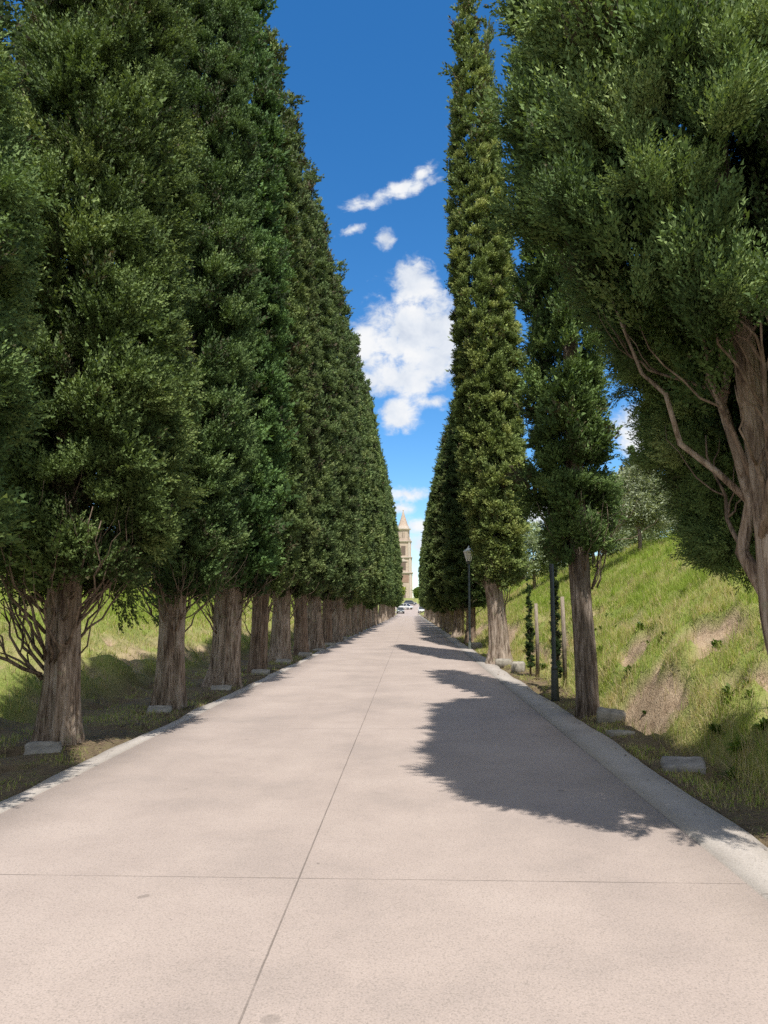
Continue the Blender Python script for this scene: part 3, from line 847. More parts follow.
cm_r2 = crown_mesh('crown', 2.35, 15.2, .58, 17, [('hi2', 2, 11.6, 1.35), ('lo', 11.6, 16, .9)], lump=.34, tmean=.5, lumpscale=1.5, size=(.24, .40), core=3.4, fill='mid',
                   lean=lambda h: (-.16 - .06*smooth(5, 10, h), 0*h), prof=lambda t: column_profile(t, .55, .16, .55, 2.2))
tm_r2 = trunk_mesh('trunk', .158, 10, 17, .15, 4, .07, path=lambda h: (-.02 - .07*smooth(0, 3, h) - .06*smooth(5, 10, h), 0), taper=.5, mat='bark_dark')
t = make_cypress((2.54, 10.9, gz(2.54, 10.9)), cm_r2, tm_r2, 0, skirt(71, 14, 1.75, 2.4, .55, 2.6, 3.2, .013), color=(1.06, 1.10, .92))
tag(t, 'right cypress with bare straight trunk banded dark below and pale above, nearest the bank', 'tree', GR)
cm_r3 = crown_mesh('crown', 2.35, 21.5, .94, 19, [('mid', 2, 21.6, 1.7)], lump=.16, tmean=.55, size=(.22, .38), prof=lambda t: column_profile(t, .38, .22, .35, 2.0),
                   lean=lambda h: (.14 - .040*h, 0*h), core=4.5, vary=.15)
tm_r3 = trunk_mesh('trunk', .25, 11, 19, .45, 3, .17, path=lambda h: (-.10*h*smooth(0, 3, h)*.6 - .02*h, 0))
t = make_cypress((2.46, 20.7, gz(2.46, 20.7)), cm_r3, tm_r3, 0, skirt(72, 10, 1.4, 2.2, .6, 2.4, 3.0, .016), color=(1.36, 1.22, 1.0))
tag(t, 'tallest right cypress, yellowish slender spire with split leaning trunk near the street lamp', 'tree', GR)
RIGHT = [(26.6, 3.12, 1.42, .72, 4, 2.6, 'very slim dark cypress peeking out behind the top of the tallest right cypress'),
         (33.5, 2.66, .76, 1.05, 4, .4, 'right cypress with narrow dark trunk directly behind the street lamp'),
         (39.5, 2.55, .78, 1.08, 3, 1.4, 'right cypress with thick pale ivy-edged trunk left of the street lamp'),
         (45.5, 2.5, .76, 1.1, 5, 2.4, None), (51, 2.5, .78, 1.1, 6, 3.4, None), (57, 2.5, .80, 1.1, 5, 4.4, None),
         (64, 2.55, .82, 1.1, 6, 5.4, None), (72, 2.6, .84, 1.1, 5, .2, None), (81, 2.65, .86, 1.1, 6, 1.2, None),
         (91, 2.7, .9, 1.1, 5, 2.2, None), (102, 2.75, .92, 1.1, 6, 3.2, None), (114, 2.8, .92, 1.08, 5, 4.2, None),
         (127, 2.85, .92, 1.08, 6, 5.2, None), (141, 2.9, .92, 1.08, 5, .5, None)]
for (y, x, hs, rs, kind, rz, label) in RIGHT:
    v = rr.uniform(.9, 1.12)
    far_tree(y, x, hs, rs, kind, rz, label, GR, 'far cypress in the shorter right row, beyond the street lamp', (v*rr.uniform(1.0, 1.15), v, v*.95))

# young slim cypresses with stakes on the right verge
def young(x, y, h, r0, label):
    m = crown_mesh('crown', .25, h, r0, int(y*10), [('mid', .2, h, 14.0)], size=(.06, .10), per=6, tmean=.3, core=0,
                   prof=lambda t: column_profile(t, .8, .1, .6, 2.0), updir=2.2)
    t = empty('young_cypress', (x, y, gz(x, y)))
    mb = MB(); mb.tube([(0, 0, -.1), (0, .01, h*.7)], [.025, .012], 8); mb.build('trunk', M['twig'], t)
    c = mesh_obj('crown', m, t); c.color = (.36, .42, .36, 1)
    tag(t, label, 'young tree', 'young cypresses on the right verge')
def stake(x, y, h, label):
    mb = MB(); z = gz(x, y)
    mb.tube([(0, 0, -.15), (.01, 0, h*.5), (0, .01, h)], [.042, .040, .036], 10)
    o = mb.build('wooden_stake', M['stake'], None, 0, (x, y, z))
    tag(o, label, 'stake', 'stakes beside the young cypresses')
young(2.70, 14.0, 3.0, .075, 'tall thin young cypress column close behind the dark pole')
young(2.66, 16.8, 2.2, .055, 'short thin young cypress behind the pale freestanding stake')
stake(2.84, 14.0, 1.65, 'weathered stake hugging the young cypress behind the dark pole')
stake(2.80, 16.7, 1.58, 'pale freestanding wooden stake between the tall spire and the dark pole')

# ------------------------------------------------------------------ street lamp and dark pole
lamp = empty('street_lamp', (2.22, 28.0, gz(2.22, 28.0)))
mb = MB()
mb.tube([(0, 0, -.1), (0, 0, .05), (0, 0, .5), (0, 0, .55), (0, 0, 3.45)], [.075, .075, .065, .042, .034], 14); mb.build('pole', M['pole_green'], lamp)
mb = MB(); mb.tube([(0, 0, 3.42), (0, 0, 3.47), (0, 0, 3.52)], [.05, .085, .06], 14); mb.build('collar', M['pole_green'], lamp)
mb = MB(); mb.tube([(0, 0, 3.52), (0, 0, 3.86)], [.095, .19], 6, True, False); lg = mb.build('lantern', M['lamp_glass'], lamp)
mb = MB()
for k in range(6):
    a = k*math.pi/3
    mb.tube([(.097*math.cos(a), .097*math.sin(a), 3.52), (.192*math.cos(a), .192*math.sin(a), 3.86)], .009, 5)
mb.build('lantern_frame', M['pole_green'], lamp)
mb = MB(); mb.tube([(0, 0, 3.86), (0, 0, 3.89), (0, 0, 3.98), (0, 0, 4.03), (0, 0, 4.10)], [.215, .21, .09, .03, .012], 12); mb.build('cap', M['lamp_glass'], lamp)
tag(lamp, 'street lamp with grey-green pole and pale lantern, standing before the right row', 'street lamp')
dp = empty('lamp_pole', (2.39, 12.6, gz(2.39, 12.6)))
mb = MB(); mb.tube([(0, 0, -.1), (0, 0, .05), (0, 0, .5), (0, 0, .53), (0, 0, 3.6)], [.07, .07, .055, .036, .033], 14); mb.build('pole', M['pole'], dp)
mb = MB(); mb.tube([(0, 0, .50), (0, 0, .53), (0, 0, .57)], [.05, .06, .04], 14); mb.build('collar', M['pole'], dp)
tag(dp, 'slender black pole just left of the banded cypress trunk, rising into its foliage', 'pole')

# ------------------------------------------------------------------ stone markers and rocks
def slab(x, y, w, d, h, rz, tilt, label, mat='stone', seed=1, name='stone_marker', group='stone markers at the feet of the trees'):
    r = np.random.default_rng(seed)
    # rounded slab on a small grid, edges worn by noise
    nx, ny = 10, 8
    V = []; Fq = []
    for top in (0, 1):
        for jj in range(ny+1):
            for ii in range(nx+1):
                u = ii/nx*2-1; v = jj/ny*2-1
                e = max(abs(u), abs(v))
                px = u*w/2*(1 - .05*abs(v)**4); py = v*d/2*(1 - .05*abs(u)**4)
                k = .09*w*(vnoise(u*2+seed, v*2, top, seed)-.5)
                z = (h*(1 - .16*max(0, e-.8)/.2) if top else -.12) + (float(vnoise(u*3, v*3+seed, 1, seed))-.5)*.018*top
                V.append((px + float(k), py + float(k)*.6, z))
    b = (nx+1)*(ny+1)
    for jj in range(ny):
        for ii in range(nx):
            q = jj*(nx+1)+ii
            Fq.append((b+q, b+q+1, b+q+nx+2, b+q+nx+1)); Fq.append((q, q+nx+1, q+nx+2, q+1))
    for ii in range(nx):
        Fq.append((ii, ii+1, b+ii+1, b+ii)); q = ny*(nx+1)+ii; Fq.append((q+1, q, b+q, b+q+1))
    for jj in range(ny):
        q = jj*(nx+1); Fq.append((q+nx+1, q, b+q, b+q+nx+1)); q += nx; Fq.append((q, q+nx+1, b+q+nx+1, b+q))
    o = mesh_obj(name, mesh_arrays(name, np.array(V), np.array(Fq), M[mat]), None, (x, y, gz(x, y)))
    o.rotation_euler = (tilt[0], tilt[1], rz)
    tag(o, label, 'stone marker' if name == 'stone_marker' else 'rock', group)
    return o
slab(-3.90, 7.98, .36, .34, .05, .35, (.26, .04), 'sunlit pale slab against the foot of the nearest left cypress', seed=1)
slab(-3.70, 11.05, .34, .26, .05, .1, (.24, .0), 'shaded flat slab at the foot of the straight ribbed second trunk', seed=2)
slab(-3.55, 14.05, .36, .26, .05, .1, (.24, .0), 'shaded slab at the flaring foot of the thickest left trunk', seed=3)
slab(-3.55, 17.75, .42, .26, .05, .1, (.24, .0), 'slab at the foot of the straight red-brown left trunk', seed=4)
slab(-3.52, 20.75, .42, .26, .10, .1, (.22, .0), 'slab below the left trunk with the pale lone bottom', seed=5)
for k, (yy, xx) in enumerate([(23.9, -3.36), (27.2, -3.32), (30.5, -3.28), (33.7, -3.28), (37.0, -3.27)]):
    slab(xx, yy, .44, .28, .11, .1, (.22, .0), 'small slab in the far left line of slabs dwindling along the verge', seed=6+k)
slab(2.67, 10.25, .36, .30, .14, -.2, (.12, .1), 'rough whitish stone touching the foot of the banded right trunk', 'stone', 21)
slab(2.58, 7.35, .38, .32, .06, -.35, (.16, -.06), 'flat grey slab lying on the shaded right verge, closest to the viewer', 'stone_grey', 22)
slab(2.52, 9.25, .30, .16, .04, .1, (.05, .0), 'thin pale slab sunk in the right verge below the whitish stone', 'stone', 23)
slab(2.49, 20.2, .42, .22, .16, -.1, (.2, .0), 'small pale slab propped on the foot of the yellowish tall spire', 'stone', 24)
slab(2.56, 18.0, .32, .30, .24, -.2, (.0, .0), 'squat cream block on the grass just before the tall yellowish spire', 'stone', 25)
slab(2.46, 28.3, .42, .3, .30, .3, (.0, .0), 'whitish block beside the base of the street lamp', 'stone', 26)
def pebble(x, y, s, seed, label):
    r = np.random.default_rng(seed)
    n, m = 12, 8; V = []; Fq = []
    for jj in range(m+1):
        ph = math.pi*jj/m
        for ii in range(n):
            th = 2*math.pi*ii/n
            p = np.array([math.cos(th)*math.sin(ph), math.sin(th)*math.sin(ph)*.75, math.cos(ph)*.55])
            p *= s*(1 + .5*(float(fbm(p[0]*1.6+seed, p[1]*1.6, p[2]*1.6, seed, 2))-.5))
            V.append(p)
    for jj in range(m):
        for ii in range(n): Fq.append((jj*n+ii, (jj+1)*n+ii, (jj+1)*n+(ii+1) % n, jj*n+(ii+1) % n))
    o = mesh_obj('rock', mesh_arrays('rock', np.array(V), np.array(Fq), M['stone_grey'], None, True), None, (x, y, gz(x, y)+s*.12))
    o.rotation_euler = (0, 0, seed); tag(o, label, 'rock', 'loose rocks on the verge')
pebble(-4.45, 9.9, .09, 3, 'small loose rock on the dark left verge between the first two trunks')
pebble(2.80, 10.7, .12, 5, 'rounded rock right beside the banded trunk at the bank foot')

# weeds on the right bank
def weed(x, y, n, L, w, seed, label, col):
    r = np.random.default_rng(seed)
    Vs = []; T = []
    for k in range(n):
        az = r.uniform(0, 6.28); el = r.uniform(.25, 1.2); l = L*r.uniform(.6, 1.1)
        o = np.array([math.cos(az), math.sin(az), 0]); s = np.array([-math.sin(az), math.cos(az), 0])*w*r.uniform(.7, 1.2)
        p0 = o*.01; p1 = o*l*.5*math.cos(el) + np.array([0, 0, l*.55*math.sin(el)+.02]); p2 = o*l*math.cos(el)*1.05 + np.array([0, 0, l*.7*math.sin(el)])
        Vs += [p0, p1 - s, p2, p1 + s]; T += [r.uniform(.2, .55)]*4
    o = mesh_obj('weed_plant', mesh_arrays('weed_plant', np.array(Vs), np.arange(len(Vs)).reshape(-1, 4), M['shrub'], {'tint': np.array(T)}), None, (x, y, gz(x, y)))
    o.color = (*col, 1); tag(o, label, 'weed', 'broad-leaved weeds on the right bank')
weed(3.28, 6.75, 22, .34, .022, 1, 'yellow-green weed rosette low on the bank at the right edge', (1.2, 1.3, .8))
weed(3.02, 7.2, 16, .16, .018, 2, 'small bright weed in the soil just above the shadow line', (.9, 1.3, .7))
weed(2.86, 6.9, 26, .22, .012, 3, 'dark spiky weed at the shadow edge beside the flat grey slab', (.45, .6, .4))
weed(3.75, 9.3, 40, .20, .016, 4, 'dark leafy weed clump at the top of the bare soil scarp', (.55, .8, .5))

# ground-cover weeds: low broad leaves through the lower bank
r = np.random.default_rng(171)
wx, wy, _ = scatter(420, 2.9, 6.5, 5.2, 24, 172)
kk = (fbm(wx*1.1, wy*.9, 0, 173, 2) > .5) & (r.uniform(0, 1, 420) > soil_mask(wx, wy)*.7)
wx, wy = wx[kk], wy[kk]; m = len(wx); nl = 26
az = r.uniform(0, 6.28, (m, nl)); el = r.uniform(.2, 1.3, (m, nl)); L = np.repeat(r.uniform(.07, .19, m), nl).reshape(m, nl)*r.uniform(.6, 1.1, (m, nl))
o_ = np.stack([np.cos(az), np.sin(az), 0*az], 2); sd = np.stack([-np.sin(az), np.cos(az), 0*az], 2)*(L*.14)[..., None]
up_ = np.array([0, 0, 1.0]); b_ = np.stack([wx, wy, ground(wx, wy)], 1)[:, None, :]
p0 = b_ + o_*.01; p1 = b_ + o_*(L*.55*np.cos(el))[..., None] + up_*(L*.6*np.sin(el) + .015)[..., None]; p2 = b_ + o_*(L*1.05*np.cos(el))[..., None] + up_*(L*.85*np.sin(el))[..., None]
Vw = np.stack([p0, p1 - sd, p2, p1 + sd], 2).reshape(-1, 3)
o = mesh_obj('bank_weeds', mesh_arrays('bank_weeds', Vw, np.arange(len(Vw)).reshape(-1, 4), M['shrub'], {'tint': np.repeat(np.clip(np.repeat(r.uniform(.0, .6, m), nl) + r.normal(0, .1, m*nl), 0, 1), 4)}))
o.color = (.8, 1.0, .7, 1)
tag(o, 'low broad-leaved weeds spread through the lower right bank', 'weeds', kind='stuff')

# ------------------------------------------------------------------ olives and other trees on the right hill
def leafy_tree(name, loc, blobs, nleaf, ll, lw, mat, trunk_h, tr, label, cat, group=None, seed=1, col=(1, 1, 1), tm='bark'):
    r = np.random.default_rng(seed)
    root = empty(name, loc)
    P = []; D = []; T = []
    tot = sum(b[3]**2*2 for b in blobs)
    for (bx, by, bz, br_) in blobs:
        n = int(nleaf*br_**2*2/tot)
        nc = max(6, int(n/35))
        c = r.normal(0, 1, (nc, 3)); c /= np.linalg.norm(c, axis=1, keepdims=True)
        c *= (r.uniform(.45, 1.0, nc)**.6)[:, None]*br_
        ti = np.clip(r.normal(.5, .17, nc), 0, 1)
        k = r.integers(0, nc, n)
        p = c[k] + r.normal(0, br_*.13, (n, 3))
        P.append(p*np.array([1, 1, .9]) + np.array([bx, by, bz])); T.append(np.clip(ti[k] + r.normal(0, .15, n), 0, 1))
        d = p*.5/br_ + r.normal(0, .6, (n, 3)) + np.array([0, 0, .3]); D.append(d/np.linalg.norm(d, axis=1, keepdims=True))
    P = np.concatenate(P); D = np.concatenate(D); T = np.concatenate(T); n = len(P)
    s = np.cross(D, r.normal(0, 1, (n, 3))); s /= np.linalg.norm(s, axis=1, keepdims=True)
    k = r.uniform(.7, 1.3, n)[:, None]
    q = np.stack([P, P + D*ll*k*.5 + s*lw*k*.5, P + D*ll*k, P + D*ll*k*.5 - s*lw*k*.5], 1).reshape(-1, 3)
    c = mesh_obj('crown', mesh_arrays('crown', q, np.arange(len(q)).reshape(-1, 4), M[mat], {'tint': np.repeat(T, 4)}), root)
    c.color = (*col, 1)
    mb = MB()
    mb.tube([(0, 0, -.3), (.04*tr/.1, 0, trunk_h*.5), (0, .03, trunk_h)], [tr*1.3, tr, tr*.8], 10)
    for b in blobs[:5]:
        mb.tube([(0, .02, trunk_h*.8), (b[0]*.4, b[1]*.4, (trunk_h + b[2])*.5), (b[0], b[1], b[2])], [tr*.6, tr*.4, tr*.15], 7)
    mb.build('trunk', M[tm], root)
    tag(root, label, cat, group)
    return root
OG = 'olive trees on the right hill'
leafy_tree('olive_tree', (8.0, 26, gz(8.0, 26)), [(0, 0, 1.9, 1.0), (-.6, .1, 1.5, .75), (.65, 0, 1.6, .85), (.1, -.2, 2.6, .7), (-.35, 0, 2.35, .6)], 20000, .13, .04, 'olive', 1.0, .07, 'silvery olive tree with round bushy crown on the grassy hill, biggest of the olives', 'tree', OG, 1)
leafy_tree('olive_tree', (10.2, 28.5, gz(10.2, 28.5)), [(0, 0, 1.5, 1.0), (-.8, 0, 1.2, .8), (.9, 0, 1.2, .8), (.1, 0, 2.1, .6)], 11000, .13, .045, 'olive', .7, .07, 'low silvery olive on the hill crest, right of the biggest olive', 'tree', OG, 2, (.92, .95, .85))
leafy_tree('olive_tree', (12.2, 30.5, gz(12.2, 30.5)), [(0, 0, 1.2, .95), (-.8, 0, 1.0, .8), (.8, 0, 1.0, .7)], 7000, .13, .045, 'olive', .5, .06, 'smallest olive peeping over the crest beside the near cypress foliage', 'tree', OG, 3, (.85, .9, .8))
leafy_tree('olive_tree', (6.3, 38, gz(6.3, 38)), [(0, 0, 1.9, 1.15), (-.8, 0, 1.5, .9), (.9, 0, 1.6, .9), (0, 0, 2.8, .8)], 12000, .17, .055, 'olive', 1.2, .08, 'grey olive glimpsed between the tall yellowish spire and the dark pole', 'tree', OG, 4, (.95, 1, .9))
leafy_tree('olive_tree', (7.6, 31, gz(7.6, 31)), [(0, 0, 1.6, .95), (-.7, 0, 1.4, .8), (.7, 0, 1.3, .7)], 10000, .16, .05, 'olive', .9, .08, 'shaded olive tree behind the banded right trunk', 'tree', OG, 5, (.8, .85, .75))
leafy_tree('olive_tree', (10.6, 33.5, gz(10.6, 33.5)), [(0, 0, .9, .85), (-.9, 0, .8, .7), (.9, 0, .9, .75), (1.7, .2, .8, .6)], 10000, .14, .05, 'olive', .4, .06, 'spreading low olive bush closing the gap at the hill crest', 'tree', OG, 8, (.9, .95, .85))
leafy_tree('broadleaf_tree', (16.2, 52, gz(16.2, 52)), [(0, 0, 5.6, 1.5), (-1.2, 0, 4.8, 1.3), (1.2, 0, 5.0, 1.4), (0, 0, 3.6, 1.5), (-.4, 0, 6.5, .9)], 13000, .26, .16, 'broadleaf', 2.6, .2, 'brownish-green leafy tree on the skyline right of the pencil cypress', 'tree', 'leafy trees on the skyline', 6)
leafy_tree('broadleaf_tree', (13.4, 50, gz(13.4, 50)), [(0, 0, 4.6, 1.3), (-1.1, 0, 4.0, 1.2), (1.0, 0, 4.0, 1.2), (0, 0, 3, 1.3)], 10000, .26, .16, 'broadleaf', 2.2, .18, 'leafy tree on the skyline left of the pencil cypress', 'tree', 'leafy trees on the skyline', 7, (.85, .95, .85))
pc = empty('pencil_cypress', (13.7, 45, gz(13.7, 45)))
c = mesh_obj('crown', crown_mesh('crown', .6, 7.2, .62, 91, [('lo', .5, 7.3, 1.5)], size=(.3, .45), tmean=.45, prof=lambda t: column_profile(t, .7, .1, .3, 1.4)), pc); c.color = (.8, .95, .8, 1)
mb = MB(); mb.tube([(0, 0, -.3), (0, 0, 3)], [.12, .08], 10); mb.build('trunk', M['bark'], pc)
tag(pc, 'slim pencil-shaped cypress rising alone above the olives on the skyline', 'tree')

# ------------------------------------------------------------------ bell tower at the end of the avenue
TX, TY = -4.0, 460.0
tz = float(along(TY)) - .4
tw = empty('bell_tower', (TX, TY, tz))
def tier(z0, z1, w, mat, name):
    mb = MB(); mb.box((0, 0, (z0+z1)/2), (w, w, z1-z0)); return mb.build(name, mat, tw)
def cornice(z, w, h=.9, out=.7):
    mb = MB()
    mb.box((0, 0, z+h*.25), (w+out, w+out, h*.5)); mb.box((0, 0, z+h*.75+.002), (w+out*2, w+out*2, h*.5)); return mb.build('cornice', M['tower_pale'], tw)
tier(-1.5, 15.0, 10.4, M['tower'], 'base_storey'); cornice(15.0, 10.4, 1.0, .8)
tier(16.0, 24.5, 9.8, M['tower'], 'second_storey'); cornice(24.5, 9.8)
tier(25.4, 34.5, 9.0, M['tower'], 'belfry_storey'); cornice(34.5, 9.0)
def octo(z0, z1, r0, r1, mat, name, n=8):
    mb = MB(); mb.tube([(0, 0, z0), (0, 0, z1)], [r0, r1], n, True, False); return mb.build(name, mat, tw)
octo(35.4, 42.6, 3.9, 3.9, M['tower'], 'octagonal_drum'); octo(42.6, 43.4, 4.7, 4.7, M['tower_pale'], 'cornice')
octo(43.4, 45.0, 3.9, 3.5, M['tower_pale'], 'parapet'); octo(45.0, 54.5, 3.1, .18, M['spire'], 'spire')
mb = MB(); mb.tube([(0, 0, 54.4), (0, 0, 54.9), (0, 0, 55.5)], [.15, .42, .1], 10); mb.build('finial', M['tower_pale'], tw)
for side in (0, 1, 2, 3):
    a = side*math.pi/2
    def put(cx, cz, w, h, d, name, mat, face, top=(1, 1)):
        mb = MB(); mb.box((0, 0, 0), (w, d, h), 0, top)
        o = mb.build(name, mat, tw)
        # on the face: x' along the wall
        px, py = cx, -face
        o.location = (px*math.cos(a) - py*math.sin(a), px*math.sin(a) + py*math.cos(a), cz); o.rotation_euler = (0, 0, a)
        return o
    for (z0, z1, w) in ((-1.4, 15.0, 10.4), (16.0, 24.5, 9.8), (25.4, 34.5, 9.0)):
        for sx in (-1, 1):
            put(sx*(w/2-.8), (z0+z1)/2, 1.25, z1-z0-.02, .5, 'pilaster', M['tower_pale'], w/2+.1)
    put(0, 12.0, 6.6, 4.6, .2, 'wall_panel', M['tower_dark'], 5.25)
    put(0, 3.2, 2.6, 6.0, .3, 'doorway', M['opening'], 5.25); put(0, 6.6, 3.6, .6, .6, 'lintel', M['tower_pale'], 5.35)
    put(0, 20.0, 3.0, 5.0, .3, 'window', M['opening'], 4.95)
    # gable over the window of the second storey
    mb = MB(); mb.prism([(-2.6, 0), (2.6, 0), (0, 1.9)], -.35, .35); o = mb.build('gable', M['tower_pale'], tw)
    o.location = (-(-5.0)*math.sin(a), (-5.0)*math.cos(a), 22.55); o.rotation_euler = (0, 0, a)
    put(0, 29.4, 2.6, 5.6, .3, 'belfry_opening', M['opening'], 4.55)
    put(0, 39.0, 1.3, 3.2, .3, 'drum_window', M['opening'], 3.62)
    mb = MB(); mb.tube([(0, 0, 0), (0, 0, 1.0), (0, 0, 2.6)], [.5, .45, .05], 8)
    o = mb.build('pinnacle', M['tower_pale'], tw); q = 4.1
    o.location = (q*math.cos(a + math.pi/4)*1.4, q*math.sin(a + math.pi/4)*1.4, 35.4)
tag(tw, 'pale pinkish stone bell tower with tiered cornices and pointed spire at the road end', 'bell tower')

# shrubs by the tower
SG = 'shrubs on the lawn before the tower'
leafy_tree('lawn_shrub', (-6.2, 400, gz(-6.2, 400)), [(0, 0, 4, 3.0), (-1, 0, 7, 2.6), (-2.4, 0, 3, 3)], 6000, 1.0, .7, 'shrub', 2, .25, 'yellow-green bush growing left of the bell tower base', 'shrub', SG, 31, (1.2, 1.2, .9))
leafy_tree('lawn_shrub', (4.6, 395, gz(4.6, 395)), [(0, 0, 2.6, 2.6), (2.2, 0, 3.6, 2.8), (3.4, 0, 5.4, 2.4)], 6000, 1.0, .7, 'shrub', 2, .25, 'green bush growing right of the bell tower base', 'shrub', SG, 32, (.7, .85, .7))

# ------------------------------------------------------------------ parked cars (small in view, built with their parts)
def paint(name, col):
    m, nt, b = nodes(name); b.inputs['Base Color'].default_value = (*col, 1); b.inputs['Roughness'].default_value = .28
    b.inputs['Coat Weight'].default_value = .6; b.inputs['Metallic'].default_value = .15
    co = objco(nt); n = noise(nt, co, 3, 3, .5); nt.links.new(ramp(nt, n, [(.3, [v*.93 for v in col]), (.7, col)]), b.inputs['Base Color'])
    return m
def make_car(loc, rz, col, label, L=4.1, W=1.72, Hc=1.5, van=False):
    root = empty('parked_car', loc, rz)            # front towards -Y
    pm = paint('car_paint', col)
    h = L/2; w = W/2
    # stations along y: (y, half width, bottom, shoulder)
    st = [(-h, w*.74, .42, .66), (-h+.22, w*.93, .26, .78), (-h+1.0, w*.99, .22, .90), (-.3, w, .22, .95), (h-1.0, w, .22, .97), (h-.2, w*.95, .26, .96), (h, w*.80, .40, .88)]
    V = []; Fq = []
    for (y, hw, b, s) in st:
        V += [(-hw*.92, y, b), (-hw, y, (b+s)/2), (-hw*.93, y, s), (hw*.93, y, s), (hw, y, (b+s)/2), (hw*.92, y, b)]
    for k in range(len(st)-1):
        for c in range(6): Fq.append((k*6+c, (k+1)*6+c, (k+1)*6+(c+1) % 6, k*6+(c+1) % 6))
    Fq.append(tuple(range(6))); Fq.append(tuple((len(st)-1)*6 + c for c in range(5, -1, -1)))
    mb = MB(); mb.add(V, Fq)
    # roof and pillars
    ry0, ry1 = (-h+1.55, h-.62) if not van else (-h+1.0, h-.2)
    by0, by1 = (-h+.95, h-.18) if not van else (-h+.55, h-.08)
    zt = Hc; zb = .93; rw = w*.74; bw = w*.92
    mb.box((0, (ry0+ry1)/2, zt-.03), (rw*2, ry1-ry0, .07), 0, (.9, .93))
    for sx in (-1, 1):
        mb.tube([(sx*bw, by0, zb), (sx*rw, ry0, zt-.04)], .045, 6); mb.tube([(sx*bw, by1, zb), (sx*rw, ry1, zt-.04)], .07, 6)
        mb.tube([(sx*bw, .15, zb), (sx*rw, .15, zt-.04)], .04, 6)
    mb.build('body', pm, root, .03)
    g = .985
    def pane(name, pts):
        m2 = MB(); c = np.mean(pts, 0); nrm = np.cross(np.subtract(pts[1], pts[0]), np.subtract(pts[2], pts[0])); nrm = nrm/np.linalg.norm(nrm)*.012
        m2.add([tuple(np.array(p)+nrm) for p in pts] + [tuple(np.array(p)-nrm) for p in pts], [(0, 1, 2, 3), (7, 6, 5, 4), (0, 4, 5, 1), (1, 5, 6, 2), (2, 6, 7, 3), (3, 7, 4, 0)])
        m2.build(name, M['glass'], root)
    pane('windscreen', [(-bw, by0, zb), (bw, by0, zb), (rw, ry0, zt-.05), (-rw, ry0, zt-.05)])
    pane('rear_window', [(bw, by1, zb), (-bw, by1, zb), (-rw, ry1, zt-.05), (rw, ry1, zt-.05)])
    for sx in (-1, 1):
        pane('side_window', [(sx*bw, by0+.1, zb), (sx*bw, by1-.1, zb), (sx*rw, ry1-.06, zt-.06), (sx*rw, ry0+.06, zt-.06)])
        m2 = MB(); m2.box((sx*w*.66, -h+.09, .66), (.36, .14, .16), sx*.25); m2.build('headlight', M['headlight'], root, .03)
        m2 = MB(); m2.box((sx*(w+.09), by0+.35, .98), (.2, .12, .14)); m2.build('wing_mirror', pm, root, .03)
        for y in (-h+.80, h-.78):
            m2 = MB(); m2.tube([(sx*(w-.2), y, .32), (sx*(w+.012), y, .32)], .32, 18); wh = m2.build('wheel', M['tyre'], root)
            m2 = MB(); m2.tube([(sx*(w-.02), y, .32), (sx*(w+.02), y, .32)], .20, 14); m2.build('rim', M['rim'], wh)
    m2 = MB(); m2.box((0, -h-.005, .42), (W*.62, .08, .20)); m2.build('grille', M['plastic'], root, .02)
    m2 = MB(); m2.box((0, -h-.05, .44), (.5, .012, .11)); m2.build('number_plate', M['plate'], root)
    tag(root, label, 'car', 'cars parked where the avenue ends')
    return root
def onroad(x, y): return (x, y, float(along(y)))
make_car(onroad(-2.35, 182), .08, (.16, .17, .18), 'dark grey car facing the viewer beside the last left cypress')
make_car(onroad(-1.2, 205), .9, (.78, .78, .77), 'white car parked askew just beyond the dark grey car', 4.3, 1.75, 1.55)
make_car(onroad(.1, 232), 1.5, (.07, .08, .10), 'small dark car parked sideways farthest away before the lawn', 4.0, 1.7, 1.5)
make_car(onroad(2.9, 186), 0, (.80, .80, .79), 'white car parked at the end of the right row, nose to the viewer', 4.2, 1.75, 1.5)
make_car(onroad(3.6, 206), 0, (.78, .78, .76), 'tall white van behind the white car on the right', 4.9, 1.9, 2.3, True)

# ------------------------------------------------------------------ world: sky with fair-weather clouds
SUN_DIR = np.array([.105, -.50, 1.0]); SUN_DIR /= np.linalg.norm(SUN_DIR)     # towards the sun
EL = math.asin(SUN_DIR[2]); AZ = math.atan2(SUN_DIR[0], SUN_DIR[1])
W = bpy.data.worlds.new('World'); S.world = W; W.use_nodes = True
nt = W.node_tree; nt.nodes.clear()
out = nt.nodes.new('ShaderNodeOutputWorld')
sky = nt.nodes.new('ShaderNodeTexSky'); sky.sky_type = 'NISHITA'; sky.sun_disc = False
sky.sun_elevation = EL; sky.sun_rotation = AZ
sky.altitude = 300; sky.air_density = 1.0; sky.dust_density = .3; sky.ozone_density = 4.0
hs = nt.nodes.new('ShaderNodeHueSaturation'); hs.inputs['Saturation'].default_value = 1.30; hs.inputs['Value'].default_value = 1.0
nt.links.new(sky.outputs[0], hs.inputs['Color'])
bg = nt.nodes.new('ShaderNodeBackground'); bg.inputs[1].default_value = .14
nt.links.new(hs.outputs[0], bg.inputs[0])
tc = nt.nodes.new('ShaderNodeTexCoord')
sp = nt.nodes.new('ShaderNodeSeparateXYZ'); nt.links.new(tc.outputs['Generated'], sp.inputs[0])
yy = math_(nt, 'MAXIMUM', sp.outputs[1], .02)
u = math_(nt, 'DIVIDE', sp.outputs[0], yy); v = math_(nt, 'DIVIDE', sp.outputs[2], yy)
cu = nt.nodes.new('ShaderNodeCombineXYZ'); nt.links.new(u, cu.inputs[0]); nt.links.new(v, cu.inputs[1])
